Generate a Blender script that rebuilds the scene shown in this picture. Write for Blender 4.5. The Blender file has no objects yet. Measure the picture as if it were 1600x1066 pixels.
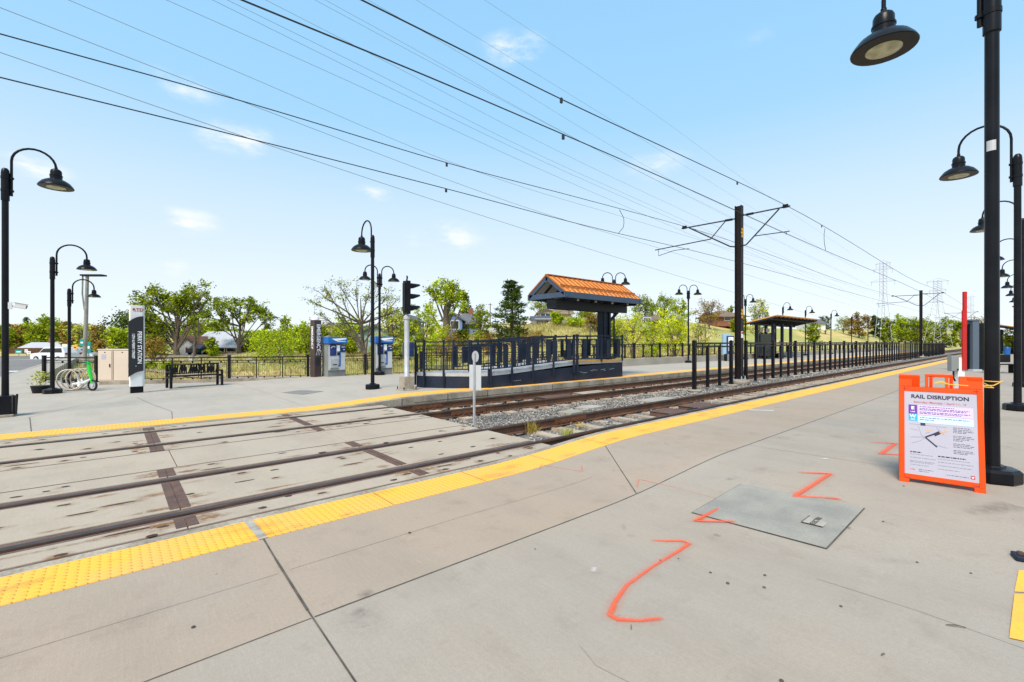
import bpy, math, random
from mathutils import Vector, Matrix
R = math.radians
rnd = random.Random(7)
S = bpy.context.scene
COL = S.collection

# ------------------------------------------------------------------ camera
H = 1.75
F = 711.1
A = math.atan(812 / 711.1)
CA, SA = math.cos(A), math.sin(A)
cam = bpy.data.cameras.new('camera')
cam.lens = 16; cam.sensor_width = 36
cam.clip_start = 0.05; cam.clip_end = 6000
cam.shift_y = 0.0006
camo = bpy.data.objects.new('camera', cam); COL.objects.link(camo)
camo.location = (0, 0, H)
camo.rotation_euler = (R(90), 0, A - R(90))
S.camera = camo

def at(u, d, z=0.0):
    """world point seen in column u of the photo at depth d"""
    t = (u - 800) / F
    return Vector((d * (CA + t * SA), d * (SA - t * CA), z))
def ground(u, v, z=0.0):
    return at(u, F * (H - z) / (v - 534), z)
def hgt(v, d): return H + d * (534 - v) / F
def on_y(u, Y):
    t = (u - 800) / F
    return Y / (SA - t * CA) * (CA + t * SA), Y / (SA - t * CA)

# ------------------------------------------------------------------ light
SUN_EL, SUN_AZ = 52, 205      # azimuth measured from +X, counter-clockwise
S.view_settings.view_transform = 'Standard'
S.view_settings.look = 'None'
S.view_settings.gamma = 1
S.view_settings.exposure = 1.22
world = bpy.data.worlds.new('World'); S.world = world
world.use_nodes = True
wn = world.node_tree.nodes; wl = world.node_tree.links
wn.clear()
wo = wn.new('ShaderNodeOutputWorld'); bg = wn.new('ShaderNodeBackground')
bg.inputs['Strength'].default_value = 0.135
sky = wn.new('ShaderNodeTexSky'); sky.sky_type = 'NISHITA'; sky.sun_disc = False
sky.sun_elevation = R(SUN_EL); sky.sun_rotation = R(90 - SUN_AZ)
sky.air_density = 0.85; sky.dust_density = 2.2; sky.ozone_density = 1.0; sky.altitude = 1600
tc = wn.new('ShaderNodeTexCoord')
cn = wn.new('ShaderNodeTexNoise'); cn.inputs['Scale'].default_value = 5.5; cn.inputs['Detail'].default_value = 7; cn.inputs['Roughness'].default_value = .6
cmap = wn.new('ShaderNodeMapping'); cmap.inputs['Scale'].default_value = (1, 1, 2.6)
wl.new(tc.outputs['Generated'], cmap.inputs['Vector']); wl.new(cmap.outputs[0], cn.inputs['Vector'])
prev = None
for (u, v, r, s) in [(800, 78, 75, .95), (372, 216, 85, .8), (585, 302, 46, .8), (285, 138, 90, .55), (290, 348, 75, .7), (690, 369, 95, .75),
                     (45, 258, 80, .85), (1025, 260, 80, .45), (305, 428, 75, .7), (1365, 382, 80, .65), (190, 350, 40, .6), (1180, 60, 60, .25), (130, 250, 60, .4)]:
    dv = at(u, 1.0, 0); dv.z = (534 - v) / F; L = dv.length; dv.normalize()
    sub = wn.new('ShaderNodeVectorMath'); sub.operation = 'SUBTRACT'; sub.inputs[1].default_value = dv
    wl.new(tc.outputs['Generated'], sub.inputs[0])
    mul = wn.new('ShaderNodeVectorMath'); mul.operation = 'MULTIPLY'; mul.inputs[1].default_value = (1, 1, 2.4)
    wl.new(sub.outputs[0], mul.inputs[0])
    ln = wn.new('ShaderNodeVectorMath'); ln.operation = 'LENGTH'; wl.new(mul.outputs[0], ln.inputs[0])
    mr = wn.new('ShaderNodeMapRange'); mr.inputs['From Min'].default_value = r / F / L * .95; mr.inputs['From Max'].default_value = 0
    mr.inputs['To Max'].default_value = s; wl.new(ln.outputs['Value'], mr.inputs['Value'])
    if prev is None: prev = mr.outputs[0]
    else:
        mx = wn.new('ShaderNodeMath'); mx.operation = 'MAXIMUM'; wl.new(prev, mx.inputs[0]); wl.new(mr.outputs[0], mx.inputs[1]); prev = mx.outputs[0]
nr = wn.new('ShaderNodeMapRange'); nr.inputs['From Min'].default_value = .4; nr.inputs['From Max'].default_value = .68; wl.new(cn.outputs['Fac'], nr.inputs['Value'])
mm = wn.new('ShaderNodeMath'); mm.operation = 'MULTIPLY'; wl.new(prev, mm.inputs[0]); wl.new(nr.outputs[0], mm.inputs[1])
mp = wn.new('ShaderNodeMapRange'); mp.interpolation_type = 'SMOOTHSTEP'; mp.inputs['From Min'].default_value = .04; mp.inputs['From Max'].default_value = .5; mp.inputs['To Max'].default_value = .95
wl.new(mm.outputs[0], mp.inputs['Value'])
cmx = wn.new('ShaderNodeMix'); cmx.data_type = 'RGBA'
wl.new(mp.outputs[0], cmx.inputs[0])
ez = wn.new('ShaderNodeSeparateXYZ'); wl.new(tc.outputs['Generated'], ez.inputs[0])
er = wn.new('ShaderNodeValToRGB'); wl.new(ez.outputs['Z'], er.inputs[0])
ce = er.color_ramp.elements
ce[0].position = 0.0; ce[0].color = (.86, .92, .97, 1); ce[1].position = .62; ce[1].color = (.345, .69, 1.03, 1)
for p_, c_ in ((.12, (.83, .91, .98, 1)), (.26, (.68, .86, .99, 1)), (.42, (.41, .74, 1.03, 1))):
    q_ = ce.new(p_); q_.color = c_
es = wn.new('ShaderNodeVectorMath'); es.operation = 'SCALE'; es.inputs['Scale'].default_value = 3.2; wl.new(er.outputs[0], es.inputs[0])
pale = wn.new('ShaderNodeMix'); pale.data_type = 'RGBA'; pale.inputs[0].default_value = .88; wl.new(sky.outputs[0], pale.inputs[6]); wl.new(es.outputs[0], pale.inputs[7])
wl.new(pale.outputs[2], cmx.inputs[6]); cmx.inputs[7].default_value = (3.5, 3.5, 3.55, 1)
wl.new(cmx.outputs[2], bg.inputs['Color']); wl.new(bg.outputs[0], wo.inputs['Surface'])
sl = bpy.data.lights.new('sun', 'SUN'); sl.energy = 2.2; sl.angle = R(24); sl.color = (1, .9, .78)
so = bpy.data.objects.new('sun', sl); COL.objects.link(so)
sd = Vector((math.cos(R(SUN_EL)) * math.cos(R(SUN_AZ)), math.cos(R(SUN_EL)) * math.sin(R(SUN_AZ)), math.sin(R(SUN_EL))))
so.rotation_euler = sd.to_track_quat('Z', 'Y').to_euler()

# ------------------------------------------------------------------ helpers: objects
def tag(o, label=None, cat=None, group=None, kind=None):
    if label: o['label'] = label
    if cat: o['category'] = cat
    if group: o['group'] = group
    if kind: o['kind'] = kind
    return o
def thing(name, label, cat, loc=(0, 0, 0), rz=0, group=None):
    o = bpy.data.objects.new(name, None); COL.objects.link(o)
    o.location = loc; o.rotation_euler = (0, 0, rz); o.empty_display_size = .2
    return tag(o, label, cat, group)
def copy_tree(o, parent=None):
    c = o.copy(); COL.objects.link(c)
    if parent: c.parent = parent
    for ch in list(o.children): copy_tree(ch, c)
    return c

class MB:
    def __init__(s): s.v = []; s.f = []; s.m = []; s.uv = {}; s.cur = 0
    def face(s, idx, uv=None):
        s.f.append(tuple(idx)); s.m.append(s.cur)
        if uv: s.uv[len(s.f) - 1] = uv
    def poly(s, pts, uv=None):
        b = len(s.v); s.v += [tuple(p) for p in pts]; s.face(range(b, b + len(pts)), uv); return s
    def box(s, c, size, rz=0, M=None):
        b = len(s.v); hx, hy, hz = size[0] / 2, size[1] / 2, size[2] / 2
        if M is None: M = Matrix.Rotation(rz, 3, 'Z')
        c = Vector(c)
        for x in (-hx, hx):
            for y in (-hy, hy):
                for z in (-hz, hz): s.v.append(tuple(c + M @ Vector((x, y, z))))
        for q in ((0, 1, 3, 2), (4, 6, 7, 5), (0, 4, 5, 1), (2, 3, 7, 6), (0, 2, 6, 4), (1, 5, 7, 3)): s.face([b + i for i in q])
        return s
    def bb(s, x0, x1, y0, y1, z0, z1):
        return s.box(((x0 + x1) / 2, (y0 + y1) / 2, (z0 + z1) / 2), (abs(x1 - x0), abs(y1 - y0), abs(z1 - z0)))
    def bar(s, p0, p1, w, h, up=(0, 0, 1)):
        p0 = Vector(p0); p1 = Vector(p1); d = p1 - p0; L = d.length
        if L < 1e-6: return s
        x = d / L; y = Vector(up).cross(x)
        if y.length < 1e-4: y = Vector((0, 1, 0)).cross(x)
        y.normalize(); z = x.cross(y)
        M = Matrix((x, y, z)).transposed()
        return s.box((p0 + p1) / 2, (L, w, h), M=M)
    def tube(s, pts, r, n=8, cap=True):
        pts = [Vector(p) for p in pts]; k = len(pts)
        rs = r if isinstance(r, (list, tuple)) else [r] * k
        ref = None; b = len(s.v)
        for i, p in enumerate(pts):
            t = (pts[min(i + 1, k - 1)] - pts[max(i - 1, 0)])
            t = t.normalized() if t.length > 1e-9 else Vector((0, 0, 1))
            if ref is None:
                ref = Vector((0, 0, 1)) if abs(t.z) < .9 else Vector((1, 0, 0))
            x = ref - t * ref.dot(t)
            if x.length < 1e-4: x = Vector((0, 1, 0)).cross(t)
            x.normalize(); ref = x; y = t.cross(x)
            for j in range(n):
                a = 2 * math.pi * j / n
                s.v.append(tuple(p + (x * math.cos(a) + y * math.sin(a)) * rs[i]))
        for i in range(k - 1):
            for j in range(n):
                s.face((b + i * n + j, b + i * n + (j + 1) % n, b + (i + 1) * n + (j + 1) % n, b + (i + 1) * n + j))
        if cap:
            s.face([b + j for j in range(n - 1, -1, -1)]); s.face([b + (k - 1) * n + j for j in range(n)])
        return s
    def lathe(s, prof, n=20, c=(0, 0, 0), closed=False):
        b = len(s.v); k = len(prof)
        for (r, z) in prof:
            for j in range(n):
                a = 2 * math.pi * j / n
                s.v.append((c[0] + r * math.cos(a), c[1] + r * math.sin(a), c[2] + z))
        for i in range(k - 1):
            for j in range(n):
                s.face((b + i * n + j, b + i * n + (j + 1) % n, b + (i + 1) * n + (j + 1) % n, b + (i + 1) * n + j))
        if prof[0][0] > 0: s.face([b + j for j in range(n - 1, -1, -1)])
        if prof[-1][0] > 0: s.face([b + (k - 1) * n + j for j in range(n)])
        return s
    def prism(s, poly, z0, z1):
        """poly: list of (x,y); z0/z1 numbers or functions of (x,y)"""
        f0 = z0 if callable(z0) else (lambda x, y: z0); f1 = z1 if callable(z1) else (lambda x, y: z1)
        b = len(s.v); n = len(poly)
        s.v += [(x, y, f0(x, y)) for x, y in poly] + [(x, y, f1(x, y)) for x, y in poly]
        s.face([b + i for i in range(n - 1, -1, -1)]); s.face([b + n + i for i in range(n)])
        for i in range(n):
            j = (i + 1) % n; s.face((b + i, b + j, b + n + j, b + n + i))
        return s
    def xform(s, M, start=0):
        for i in range(start, len(s.v)): s.v[i] = tuple(M @ Vector(s.v[i]))
        return s
    def build(s, name, mats, parent=None, smooth=None, bevel=0, loc=None):
        me = bpy.data.meshes.new(name); me.from_pydata(s.v, [], s.f)
        if not isinstance(mats, (list, tuple)): mats = [mats]
        for m in mats: me.materials.append(m)
        if len(mats) > 1: me.polygons.foreach_set('material_index', s.m)
        if s.uv:
            ul = me.uv_layers.new(name='UVMap')
            for pi, uv in s.uv.items():
                for li, q in zip(me.polygons[pi].loop_indices, uv): ul.data[li].uv = q
        me.update()
        if smooth:
            me.polygons.foreach_set('use_smooth', [True] * len(me.polygons)); me.set_sharp_from_angle(angle=R(smooth))
        o = bpy.data.objects.new(name, me); COL.objects.link(o)
        if parent: o.parent = parent
        if loc: o.location = loc
        if bevel:
            b = o.modifiers.new('bevel', 'BEVEL'); b.width = bevel; b.segments = 2; b.limit_method = 'ANGLE'
        return o

_dg = None
def text(body, size, parent, name, m, M, xs=1.0, bold=0.0, align='CENTER', depth=0.0):
    c = bpy.data.curves.new('t', 'FONT'); c.body = body; c.size = size; c.align_x = align; c.align_y = 'CENTER'; c.offset = bold * size; c.extrude = depth
    c.resolution_u = 3
    o = bpy.data.objects.new('t', c); COL.objects.link(o)
    dg = bpy.context.evaluated_depsgraph_get()
    me = bpy.data.meshes.new_from_object(o.evaluated_get(dg))
    bpy.data.objects.remove(o); bpy.data.curves.remove(c)
    me.transform(Matrix.Diagonal((xs, 1, 1, 1))); me.transform(M)
    me.materials.clear(); me.materials.append(m); me.name = name
    ob = bpy.data.objects.new(name, me); COL.objects.link(ob); ob.parent = parent
    return ob
def frame(o, x, y):
    """4x4 matrix with origin o, local x and y axes"""
    x = Vector(x).normalized(); y = Vector(y).normalized(); z = x.cross(y)
    M = Matrix((x, y, z)).transposed().to_4x4(); M.translation = Vector(o); return M

# ------------------------------------------------------------------ materials
def mat(name, c, rough=.6, metal=0, c2=None, scale=3, fine=0, fscale=60, bump=0, spec=.4, detail=5, coat=0, space='Object', fac=(.35, .65)):
    m = bpy.data.materials.new(name); m.use_nodes = True
    nt = m.node_tree; n = nt.nodes; l = nt.links; p = n['Principled BSDF']
    p.inputs['Roughness'].default_value = rough; p.inputs['Metallic'].default_value = metal
    p.inputs['Specular IOR Level'].default_value = spec
    p.inputs['Base Color'].default_value = (*c, 1)
    if coat: p.inputs['Coat Weight'].default_value = coat
    if c2 or fine or bump:
        if space == 'Object':
            t = n.new('ShaderNodeTexCoord'); src = t.outputs['Object']
        else:
            t = n.new('ShaderNodeNewGeometry'); src = t.outputs['Position']
        outc = None
        if c2:
            no = n.new('ShaderNodeTexNoise'); no.inputs['Scale'].default_value = scale; no.inputs['Detail'].default_value = detail; l.new(src, no.inputs['Vector'])
            mr = n.new('ShaderNodeMapRange'); mr.inputs['From Min'].default_value = fac[0]; mr.inputs['From Max'].default_value = fac[1]; l.new(no.outputs['Fac'], mr.inputs['Value'])
            mx = n.new('ShaderNodeMix'); mx.data_type = 'RGBA'; l.new(mr.outputs[0], mx.inputs[0])
            mx.inputs[6].default_value = (*c, 1); mx.inputs[7].default_value = (*c2, 1); outc = mx.outputs[2]
        fn = n.new('ShaderNodeTexNoise'); fn.inputs['Scale'].default_value = fscale; fn.inputs['Detail'].default_value = 4; l.new(src, fn.inputs['Vector'])
        if fine:
            fr = n.new('ShaderNodeMapRange'); fr.inputs['From Min'].default_value = .3; fr.inputs['From Max'].default_value = .7
            fr.inputs['To Min'].default_value = 1 - fine; fr.inputs['To Max'].default_value = 1 + fine; l.new(fn.outputs['Fac'], fr.inputs['Value'])
            vm = n.new('ShaderNodeVectorMath'); vm.operation = 'SCALE'; l.new(fr.outputs[0], vm.inputs['Scale'])
            if outc: l.new(outc, vm.inputs[0])
            else: vm.inputs[0].default_value = c
            outc = vm.outputs[0]
        if outc: l.new(outc, p.inputs['Base Color'])
        if bump:
            b = n.new('ShaderNodeBump'); b.inputs['Strength'].default_value = bump; b.inputs['Distance'].default_value = .02
            l.new(fn.outputs['Fac'], b.inputs['Height']); l.new(b.outputs[0], p.inputs['Normal'])
    return m

def mat_concrete(name, ca, cb, cc):
    """weathered slab concrete: broad tone patches, streaks, fine grain, dark specks"""
    m = mat(name, ca, rough=.88, spec=.2); nt = m.node_tree; n = nt.nodes; l = nt.links; p = n['Principled BSDF']
    g = n.new('ShaderNodeNewGeometry')
    def noise(sc, det, mapsc=None, rough=.55):
        t = n.new('ShaderNodeTexNoise'); t.inputs['Scale'].default_value = sc; t.inputs['Detail'].default_value = det; t.inputs['Roughness'].default_value = rough
        if mapsc:
            mp = n.new('ShaderNodeMapping'); mp.inputs['Scale'].default_value = mapsc; l.new(g.outputs['Position'], mp.inputs['Vector']); l.new(mp.outputs[0], t.inputs['Vector'])
        else: l.new(g.outputs['Position'], t.inputs['Vector'])
        return t.outputs['Fac']
    def rng(x, a, b, c=0, d=1):
        r = n.new('ShaderNodeMapRange'); r.inputs['From Min'].default_value = a; r.inputs['From Max'].default_value = b
        r.inputs['To Min'].default_value = c; r.inputs['To Max'].default_value = d; l.new(x, r.inputs['Value']); return r.outputs[0]
    def mix(f, a, b):
        x = n.new('ShaderNodeMix'); x.data_type = 'RGBA'; l.new(f, x.inputs[0])
        for i, q in ((6, a), (7, b)):
            if isinstance(q, tuple): x.inputs[i].default_value = (*q, 1)
            else: l.new(q, x.inputs[i])
        return x.outputs[2]
    c = mix(rng(noise(.38, 4), .4, .62), ca, cb)
    c = mix(rng(noise(1.3, 6, (1, .35, 1)), .46, .68, 0, .9), c, cc)
    c = mix(rng(noise(.9, 5, (.25, 1.2, 1)), .55, .7, 0, .5), c, tuple(x * 1.13 for x in cb))
    c = mix(rng(noise(3.4, 9, None, .7), .54, .7, 0, .6), c, tuple(x * .74 for x in ca))
    c = mix(rng(noise(38, 3), .3, .7, 0, .32), c, tuple(x * .72 for x in cb))
    c = mix(rng(noise(150, 2, None, .8), .42, .75, 0, .5), c, tuple(x * .6 for x in cb))
    c = mix(rng(noise(9, 3, (8, .5, 1)), .5, .8, 0, .25), c, tuple(x * 1.2 for x in cb))
    vo = n.new('ShaderNodeTexVoronoi'); vo.inputs['Scale'].default_value = 2.3; l.new(g.outputs['Position'], vo.inputs['Vector'])
    sp = rng(vo.outputs['Distance'], .012, .03, .55, 0)
    c = mix(sp, c, (.08, .07, .06)); l.new(c, p.inputs['Base Color'])
    b = n.new('ShaderNodeBump'); b.inputs['Strength'].default_value = .25; b.inputs['Distance'].default_value = .008
    l.new(noise(90, 4), b.inputs['Height']); l.new(b.outputs[0], p.inputs['Normal'])
    return m

def mat_tactile(name):
    m = mat(name, (.86, .52, .085), rough=.7, spec=.12); nt = m.node_tree; n = nt.nodes; l = nt.links; p = n['Principled BSDF']
    g = n.new('ShaderNodeNewGeometry'); sx = n.new('ShaderNodeSeparateXYZ'); l.new(g.outputs['Position'], sx.inputs[0])
    def mth(op, a, b=None):
        q = n.new('ShaderNodeMath'); q.operation = op
        for i, v in ((0, a), (1, b)):
            if v is None: continue
            if isinstance(v, (int, float)): q.inputs[i].default_value = v
            else: l.new(v, q.inputs[i])
        return q.outputs[0]
    def cell(x): return mth('SUBTRACT', mth('FRACT', mth('DIVIDE', x, .062)), .5)
    cx_, cy_ = cell(sx.outputs['X']), cell(sx.outputs['Y'])
    rr = mth('SQRT', mth('ADD', mth('MULTIPLY', cx_, cx_), mth('MULTIPLY', cy_, cy_)))
    mr = n.new('ShaderNodeMapRange'); mr.inputs['From Min'].default_value = .32; mr.inputs['From Max'].default_value = .2; l.new(rr, mr.inputs['Value'])
    b = n.new('ShaderNodeBump'); b.inputs['Distance'].default_value = .006; b.inputs['Strength'].default_value = 1; l.new(mr.outputs[0], b.inputs['Height'])
    l.new(b.outputs[0], p.inputs['Normal'])
    no = n.new('ShaderNodeTexNoise'); no.inputs['Scale'].default_value = 1.7; no.inputs['Detail'].default_value = 8; l.new(g.outputs['Position'], no.inputs['Vector'])
    m1 = n.new('ShaderNodeMapRange'); m1.inputs['From Min'].default_value = .4; m1.inputs['From Max'].default_value = .66; m1.inputs['To Max'].default_value = .85; l.new(no.outputs['Fac'], m1.inputs['Value'])
    mx = n.new('ShaderNodeMix'); mx.data_type = 'RGBA'; mx.inputs[6].default_value = (.9, .435, .06, 1); mx.inputs[7].default_value = (.78, .4, .11, 1); l.new(m1.outputs[0], mx.inputs[0])
    ring = n.new('ShaderNodeMapRange'); ring.inputs['From Min'].default_value = .1; ring.inputs['From Max'].default_value = .0; ring.inputs['To Max'].default_value = .22
    l.new(mth('ABSOLUTE', mth('SUBTRACT', rr, .34)), ring.inputs['Value'])
    m2 = n.new('ShaderNodeMix'); m2.data_type = 'RGBA'; l.new(ring.outputs[0], m2.inputs[0]); l.new(mx.outputs[2], m2.inputs[6]); m2.inputs[7].default_value = (.5, .25, .04, 1)
    l.new(m2.outputs[2], p.inputs['Base Color'])
    return m

def mat_fade(name, c, edge=.25, nscale=14, thresh=(.3, .62), c2=None):
    """sprayed, stained or shadow patch: opacity falls off to the strip's rim (UV) and breaks up with noise"""
    m = mat(name, c, rough=.8, c2=c2, scale=9, space='P'); nt = m.node_tree; n = nt.nodes; l = nt.links; p = n['Principled BSDF']
    uv = n.new('ShaderNodeUVMap'); sx = n.new('ShaderNodeSeparateXYZ'); l.new(uv.outputs[0], sx.inputs[0])
    mr = n.new('ShaderNodeMapRange'); mr.inputs['From Min'].default_value = 0; mr.inputs['From Max'].default_value = edge; l.new(sx.outputs['X'], mr.inputs['Value'])
    g = n.new('ShaderNodeNewGeometry'); no = n.new('ShaderNodeTexNoise'); no.inputs['Scale'].default_value = nscale; no.inputs['Detail'].default_value = 6; no.inputs['Roughness'].default_value = .7
    l.new(g.outputs['Position'], no.inputs['Vector'])
    nr = n.new('ShaderNodeMapRange'); nr.inputs['From Min'].default_value = thresh[0]; nr.inputs['From Max'].default_value = thresh[1]; l.new(no.outputs['Fac'], nr.inputs['Value'])
    mu = n.new('ShaderNodeMath'); mu.operation = 'MULTIPLY'; l.new(mr.outputs[0], mu.inputs[0]); l.new(nr.outputs[0], mu.inputs[1])
    m2 = n.new('ShaderNodeMath'); m2.operation = 'MULTIPLY'; l.new(mu.outputs[0], m2.inputs[0]); l.new(sx.outputs['Y'], m2.inputs[1])
    l.new(m2.outputs[0], p.inputs['Alpha'])
    return m

def mat_leaf(name, ca, cb, cc):
    m = bpy.data.materials.new(name); m.use_nodes = True; nt = m.node_tree; n = nt.nodes; l = nt.links; n.clear()
    o = n.new('ShaderNodeOutputMaterial'); d = n.new('ShaderNodeBsdfDiffuse'); t = n.new('ShaderNodeBsdfTranslucent'); ms = n.new('ShaderNodeMixShader'); ms.inputs[0].default_value = .35
    g = n.new('ShaderNodeNewGeometry'); r = n.new('ShaderNodeValToRGB'); l.new(g.outputs['Random Per Island'], r.inputs[0])
    r.color_ramp.elements[0].color = (*ca, 1); r.color_ramp.elements[1].color = (*cc, 1); e = r.color_ramp.elements.new(.5); e.color = (*cb, 1)
    no = n.new('ShaderNodeTexNoise'); no.inputs['Scale'].default_value = .7; l.new(g.outputs['Position'], no.inputs['Vector'])
    mr = n.new('ShaderNodeMapRange'); mr.inputs['From Min'].default_value = .35; mr.inputs['From Max'].default_value = .65; mr.inputs['To Min'].default_value = .65; mr.inputs['To Max'].default_value = 1.3; l.new(no.outputs['Fac'], mr.inputs['Value'])
    vm = n.new('ShaderNodeVectorMath'); vm.operation = 'SCALE'; l.new(r.outputs[0], vm.inputs[0]); l.new(mr.outputs[0], vm.inputs['Scale'])
    l.new(vm.outputs[0], d.inputs[0]); l.new(vm.outputs[0], t.inputs[0]); l.new(d.outputs[0], ms.inputs[1]); l.new(t.outputs[0], ms.inputs[2]); l.new(ms.outputs[0], o.inputs[0])
    return m

M = {}
M['conc'] = mat_concrete('platform_concrete', (.385, .298, .222), (.36, .293, .233), (.333, .268, .206))
M['conc_mid'] = mat_concrete('platform_concrete_grey', (.375, .308, .243), (.355, .311, .26), (.32, .268, .215))
M['conc_grey'] = mat_concrete('grey_concrete', (.43, .375, .31), (.4, .36, .305), (.36, .32, .265))
M['panel'] = mat_concrete('crossing_concrete', (.42, .36, .285), (.42, .345, .265), (.35, .29, .225))
M['edge'] = mat('edge_concrete', (.38, .33, .265), .9, spec=.1, c2=(.22, .19, .145), scale=1.6, fine=.25, fscale=25, bump=.4, space='P', detail=9)
M['wallc'] = mat('wall_concrete', (.38, .35, .3), .9, spec=.1, c2=(.3, .275, .23), scale=.8, fine=.12, fscale=20, bump=.2, space='P')
M['tact'] = mat_tactile('tactile_yellow')
M['yellow'] = mat('yellow_paint', (.9, .435, .06), .7, spec=.12, c2=(.68, .38, .08), scale=4, fine=.08, space='P')
M['joint'] = mat('joint_sealant', (.055, .048, .042), .9, c2=(.12, .1, .085), scale=5, space='P')
M['jointlight'] = mat('hairline_joint', (.2, .175, .15), .9, c2=(.32, .28, .24), scale=3, space='P')
M['rust'] = mat('rusty_plate', (.13, .072, .05), .85, c2=(.085, .05, .04), scale=5, fine=.2, fscale=30, bump=.3, space='P')
M['rubber'] = mat('brown_rubber', (.1, .062, .05), .8, c2=(.15, .1, .08), scale=3, fine=.2, space='P')
M['rail'] = mat('rail_side', (.075, .038, .024), .75, c2=(.14, .062, .03), scale=2.5, fine=.2, fscale=30, bump=.2, space='P')
M['railtop'] = mat('rail_head', (.075, .06, .052), .5, metal=.3, spec=.2, c2=(.045, .034, .03), scale=4, space='P')
M['tie'] = mat('concrete_tie', (.42, .35, .27), .9, c2=(.3, .24, .18), scale=2.5, fine=.2, fscale=22, bump=.3, space='P')
M['clip'] = mat('rusty_clip', (.16, .06, .025), .8, c2=(.09, .04, .02), scale=8)
M['bed'] = mat('ballast_bed', (.2, .18, .155), .95, c2=(.11, .1, .088), scale=14, fine=.45, fscale=30, bump=.8, space='P')
M['black'] = mat('black_paint', (.006, .0065, .009), .3, spec=.14, c2=(.011, .012, .015), scale=2)
M['iron'] = mat('black_iron', (.006, .0065, .008), .5, spec=.2, c2=(.014, .014, .016), scale=3)
M['navy'] = mat('navy_paint', (.009, .015, .031), .55, spec=.25, c2=(.019, .027, .046), scale=1.1, fine=.12, fscale=14, detail=8)
M['navy2'] = mat('navy_trim', (.04, .066, .115), .5, c2=(.05, .08, .13), scale=2)
M['navydark'] = mat('navy_soffit', (.012, .016, .026), .6)
M['orange'] = mat('orange_metal_roof', (.74, .285, .07), .6, c2=(.62, .215, .05), scale=1.1, fine=.15, fscale=9, spec=.2)
M['seam_shade'] = mat('roof_seam_shaded', (.3, .1, .028), .6, c2=(.4, .15, .04), scale=3, spec=.2)  # darker than the roof: shadows of the seams put into the colour
M['tan_roof'] = mat('tan_roof', (.66, .33, .09), .55, spec=.2, c2=(.58, .28, .07), scale=2)
M['soffit'] = mat('pale_soffit', (.4, .38, .34), .7)
M['white'] = mat('white_paint', (.78, .78, .77), .5, c2=(.7, .7, .69), scale=3)
M['galv'] = mat('galvanised', (.5, .51, .52), .5, metal=.3, c2=(.4, .41, .42), scale=4)
M['beige'] = mat('beige_steel', (.6, .5, .4), .55, c2=(.55, .46, .37), scale=1.2)
M['brown'] = mat('brown_panel', (.05, .03, .03), .5, c2=(.065, .04, .038), scale=2)
M['blue'] = mat('blue_panel', (.012, .1, .36), .45, c2=(.02, .15, .46), scale=2)
M['dkblue'] = mat('dark_blue_panel', (.01, .025, .11), .45, c2=(.02, .05, .2), scale=6)
M['ltgrey'] = mat('light_grey_steel', (.52, .54, .55), .5, c2=(.46, .48, .49), scale=2)
M['grey'] = mat('grey_steel', (.24, .25, .245), .55, c2=(.2, .21, .205), scale=2)
M['slate'] = mat('slate_frame', (.1, .13, .17), .5)
M['signblack'] = mat('sign_charcoal', (.016, .018, .024), .5)
M['letter'] = mat('white_lettering', (.85, .85, .85), .6)
M['red'] = mat('red_paint', (.5, .012, .012), .5, c2=(.42, .015, .012), scale=3)
M['dkred'] = mat('dark_red_letter', (.3, .02, .03), .5)
M['signorange'] = mat('orange_plastic', (.8, .07, .003), .5, spec=.2, c2=(.74, .06, .003), scale=3)
M['poster'] = mat('poster_paper', (.42, .405, .47), .6, spec=.15, c2=(.39, .378, .445), scale=2.2)
M['ink'] = mat('ink', (.02, .018, .05), .6)
M['inkred'] = mat('ink_red', (.5, .1, .1), .6)
M['inkgrey'] = mat('ink_grey', (.12, .12, .17), .6)
M['inkpale'] = mat('ink_pale', (.25, .26, .33), .6)
M['lilac'] = mat('lilac_panel', (.6, .46, .76), .6)
M['paleblue'] = mat('pale_blue_panel', (.5, .66, .86), .6)
M['purple'] = mat('purple_badge', (.13, .03, .3), .5)
M['cyan'] = mat('cyan_badge', (.02, .38, .66), .5)
M['hatch'] = mat('hatch_cover', (.235, .225, .2), .9, spec=.1, c2=(.3, .28, .24), scale=2.6, fine=.07, fscale=45, bump=.12, space='P', detail=9)
M['glass'] = mat('dark_glass', (.02, .025, .03), .08, spec=.8)
M['lens'] = mat('lamp_lens', (.5, .5, .34), .25, c2=(.3, .31, .2), scale=9)
M['wire'] = mat('wire', (.02, .022, .025), .5)
M['wirethin'] = mat('power_wire', (.2, .22, .24), .5)
M['steelgrey'] = mat('lattice_steel', (.36, .37, .38), .6)
M['woodpole'] = mat('grey_pole', (.3, .29, .26), .8, c2=(.22, .21, .19), scale=3)
M['asphalt'] = mat('asphalt', (.15, .14, .135), .9, c2=(.19, .175, .165), scale=.7, fine=.15, fscale=25, space='P')
M['lane'] = mat('lane_paint', (.62, .6, .56), .7)
M['bark'] = mat('bark', (.085, .065, .05), .95, c2=(.15, .12, .095), scale=4, bump=.4, fscale=14)
M['bark2'] = mat('pale_bark', (.2, .165, .12), .95, c2=(.12, .095, .07), scale=4)
M['fire'] = mat('rope_yellow', (.75, .42, .06), .8)
M['green'] = mat('lime_green', (.03, .62, .06), .45)
M['tire'] = mat('tyre', (.015, .015, .016), .8)
M['teal'] = mat('teal_sign', (.01, .27, .26), .5)
M['signyellow'] = mat('amber_sign', (.75, .38, .03), .5)
M['rustspot'] = mat_fade('rust_stain', (.28, .13, .045), edge=.9, nscale=11, thresh=(.36, .62))
M['spray'] = mat_fade('orange_spray', (.82, .115, .04), edge=.95, nscale=30, thresh=(.1, .5))
M['spraythin'] = mat_fade('faded_spray', (.78, .2, .13), edge=.9, nscale=26, thresh=(.3, .65))
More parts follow.
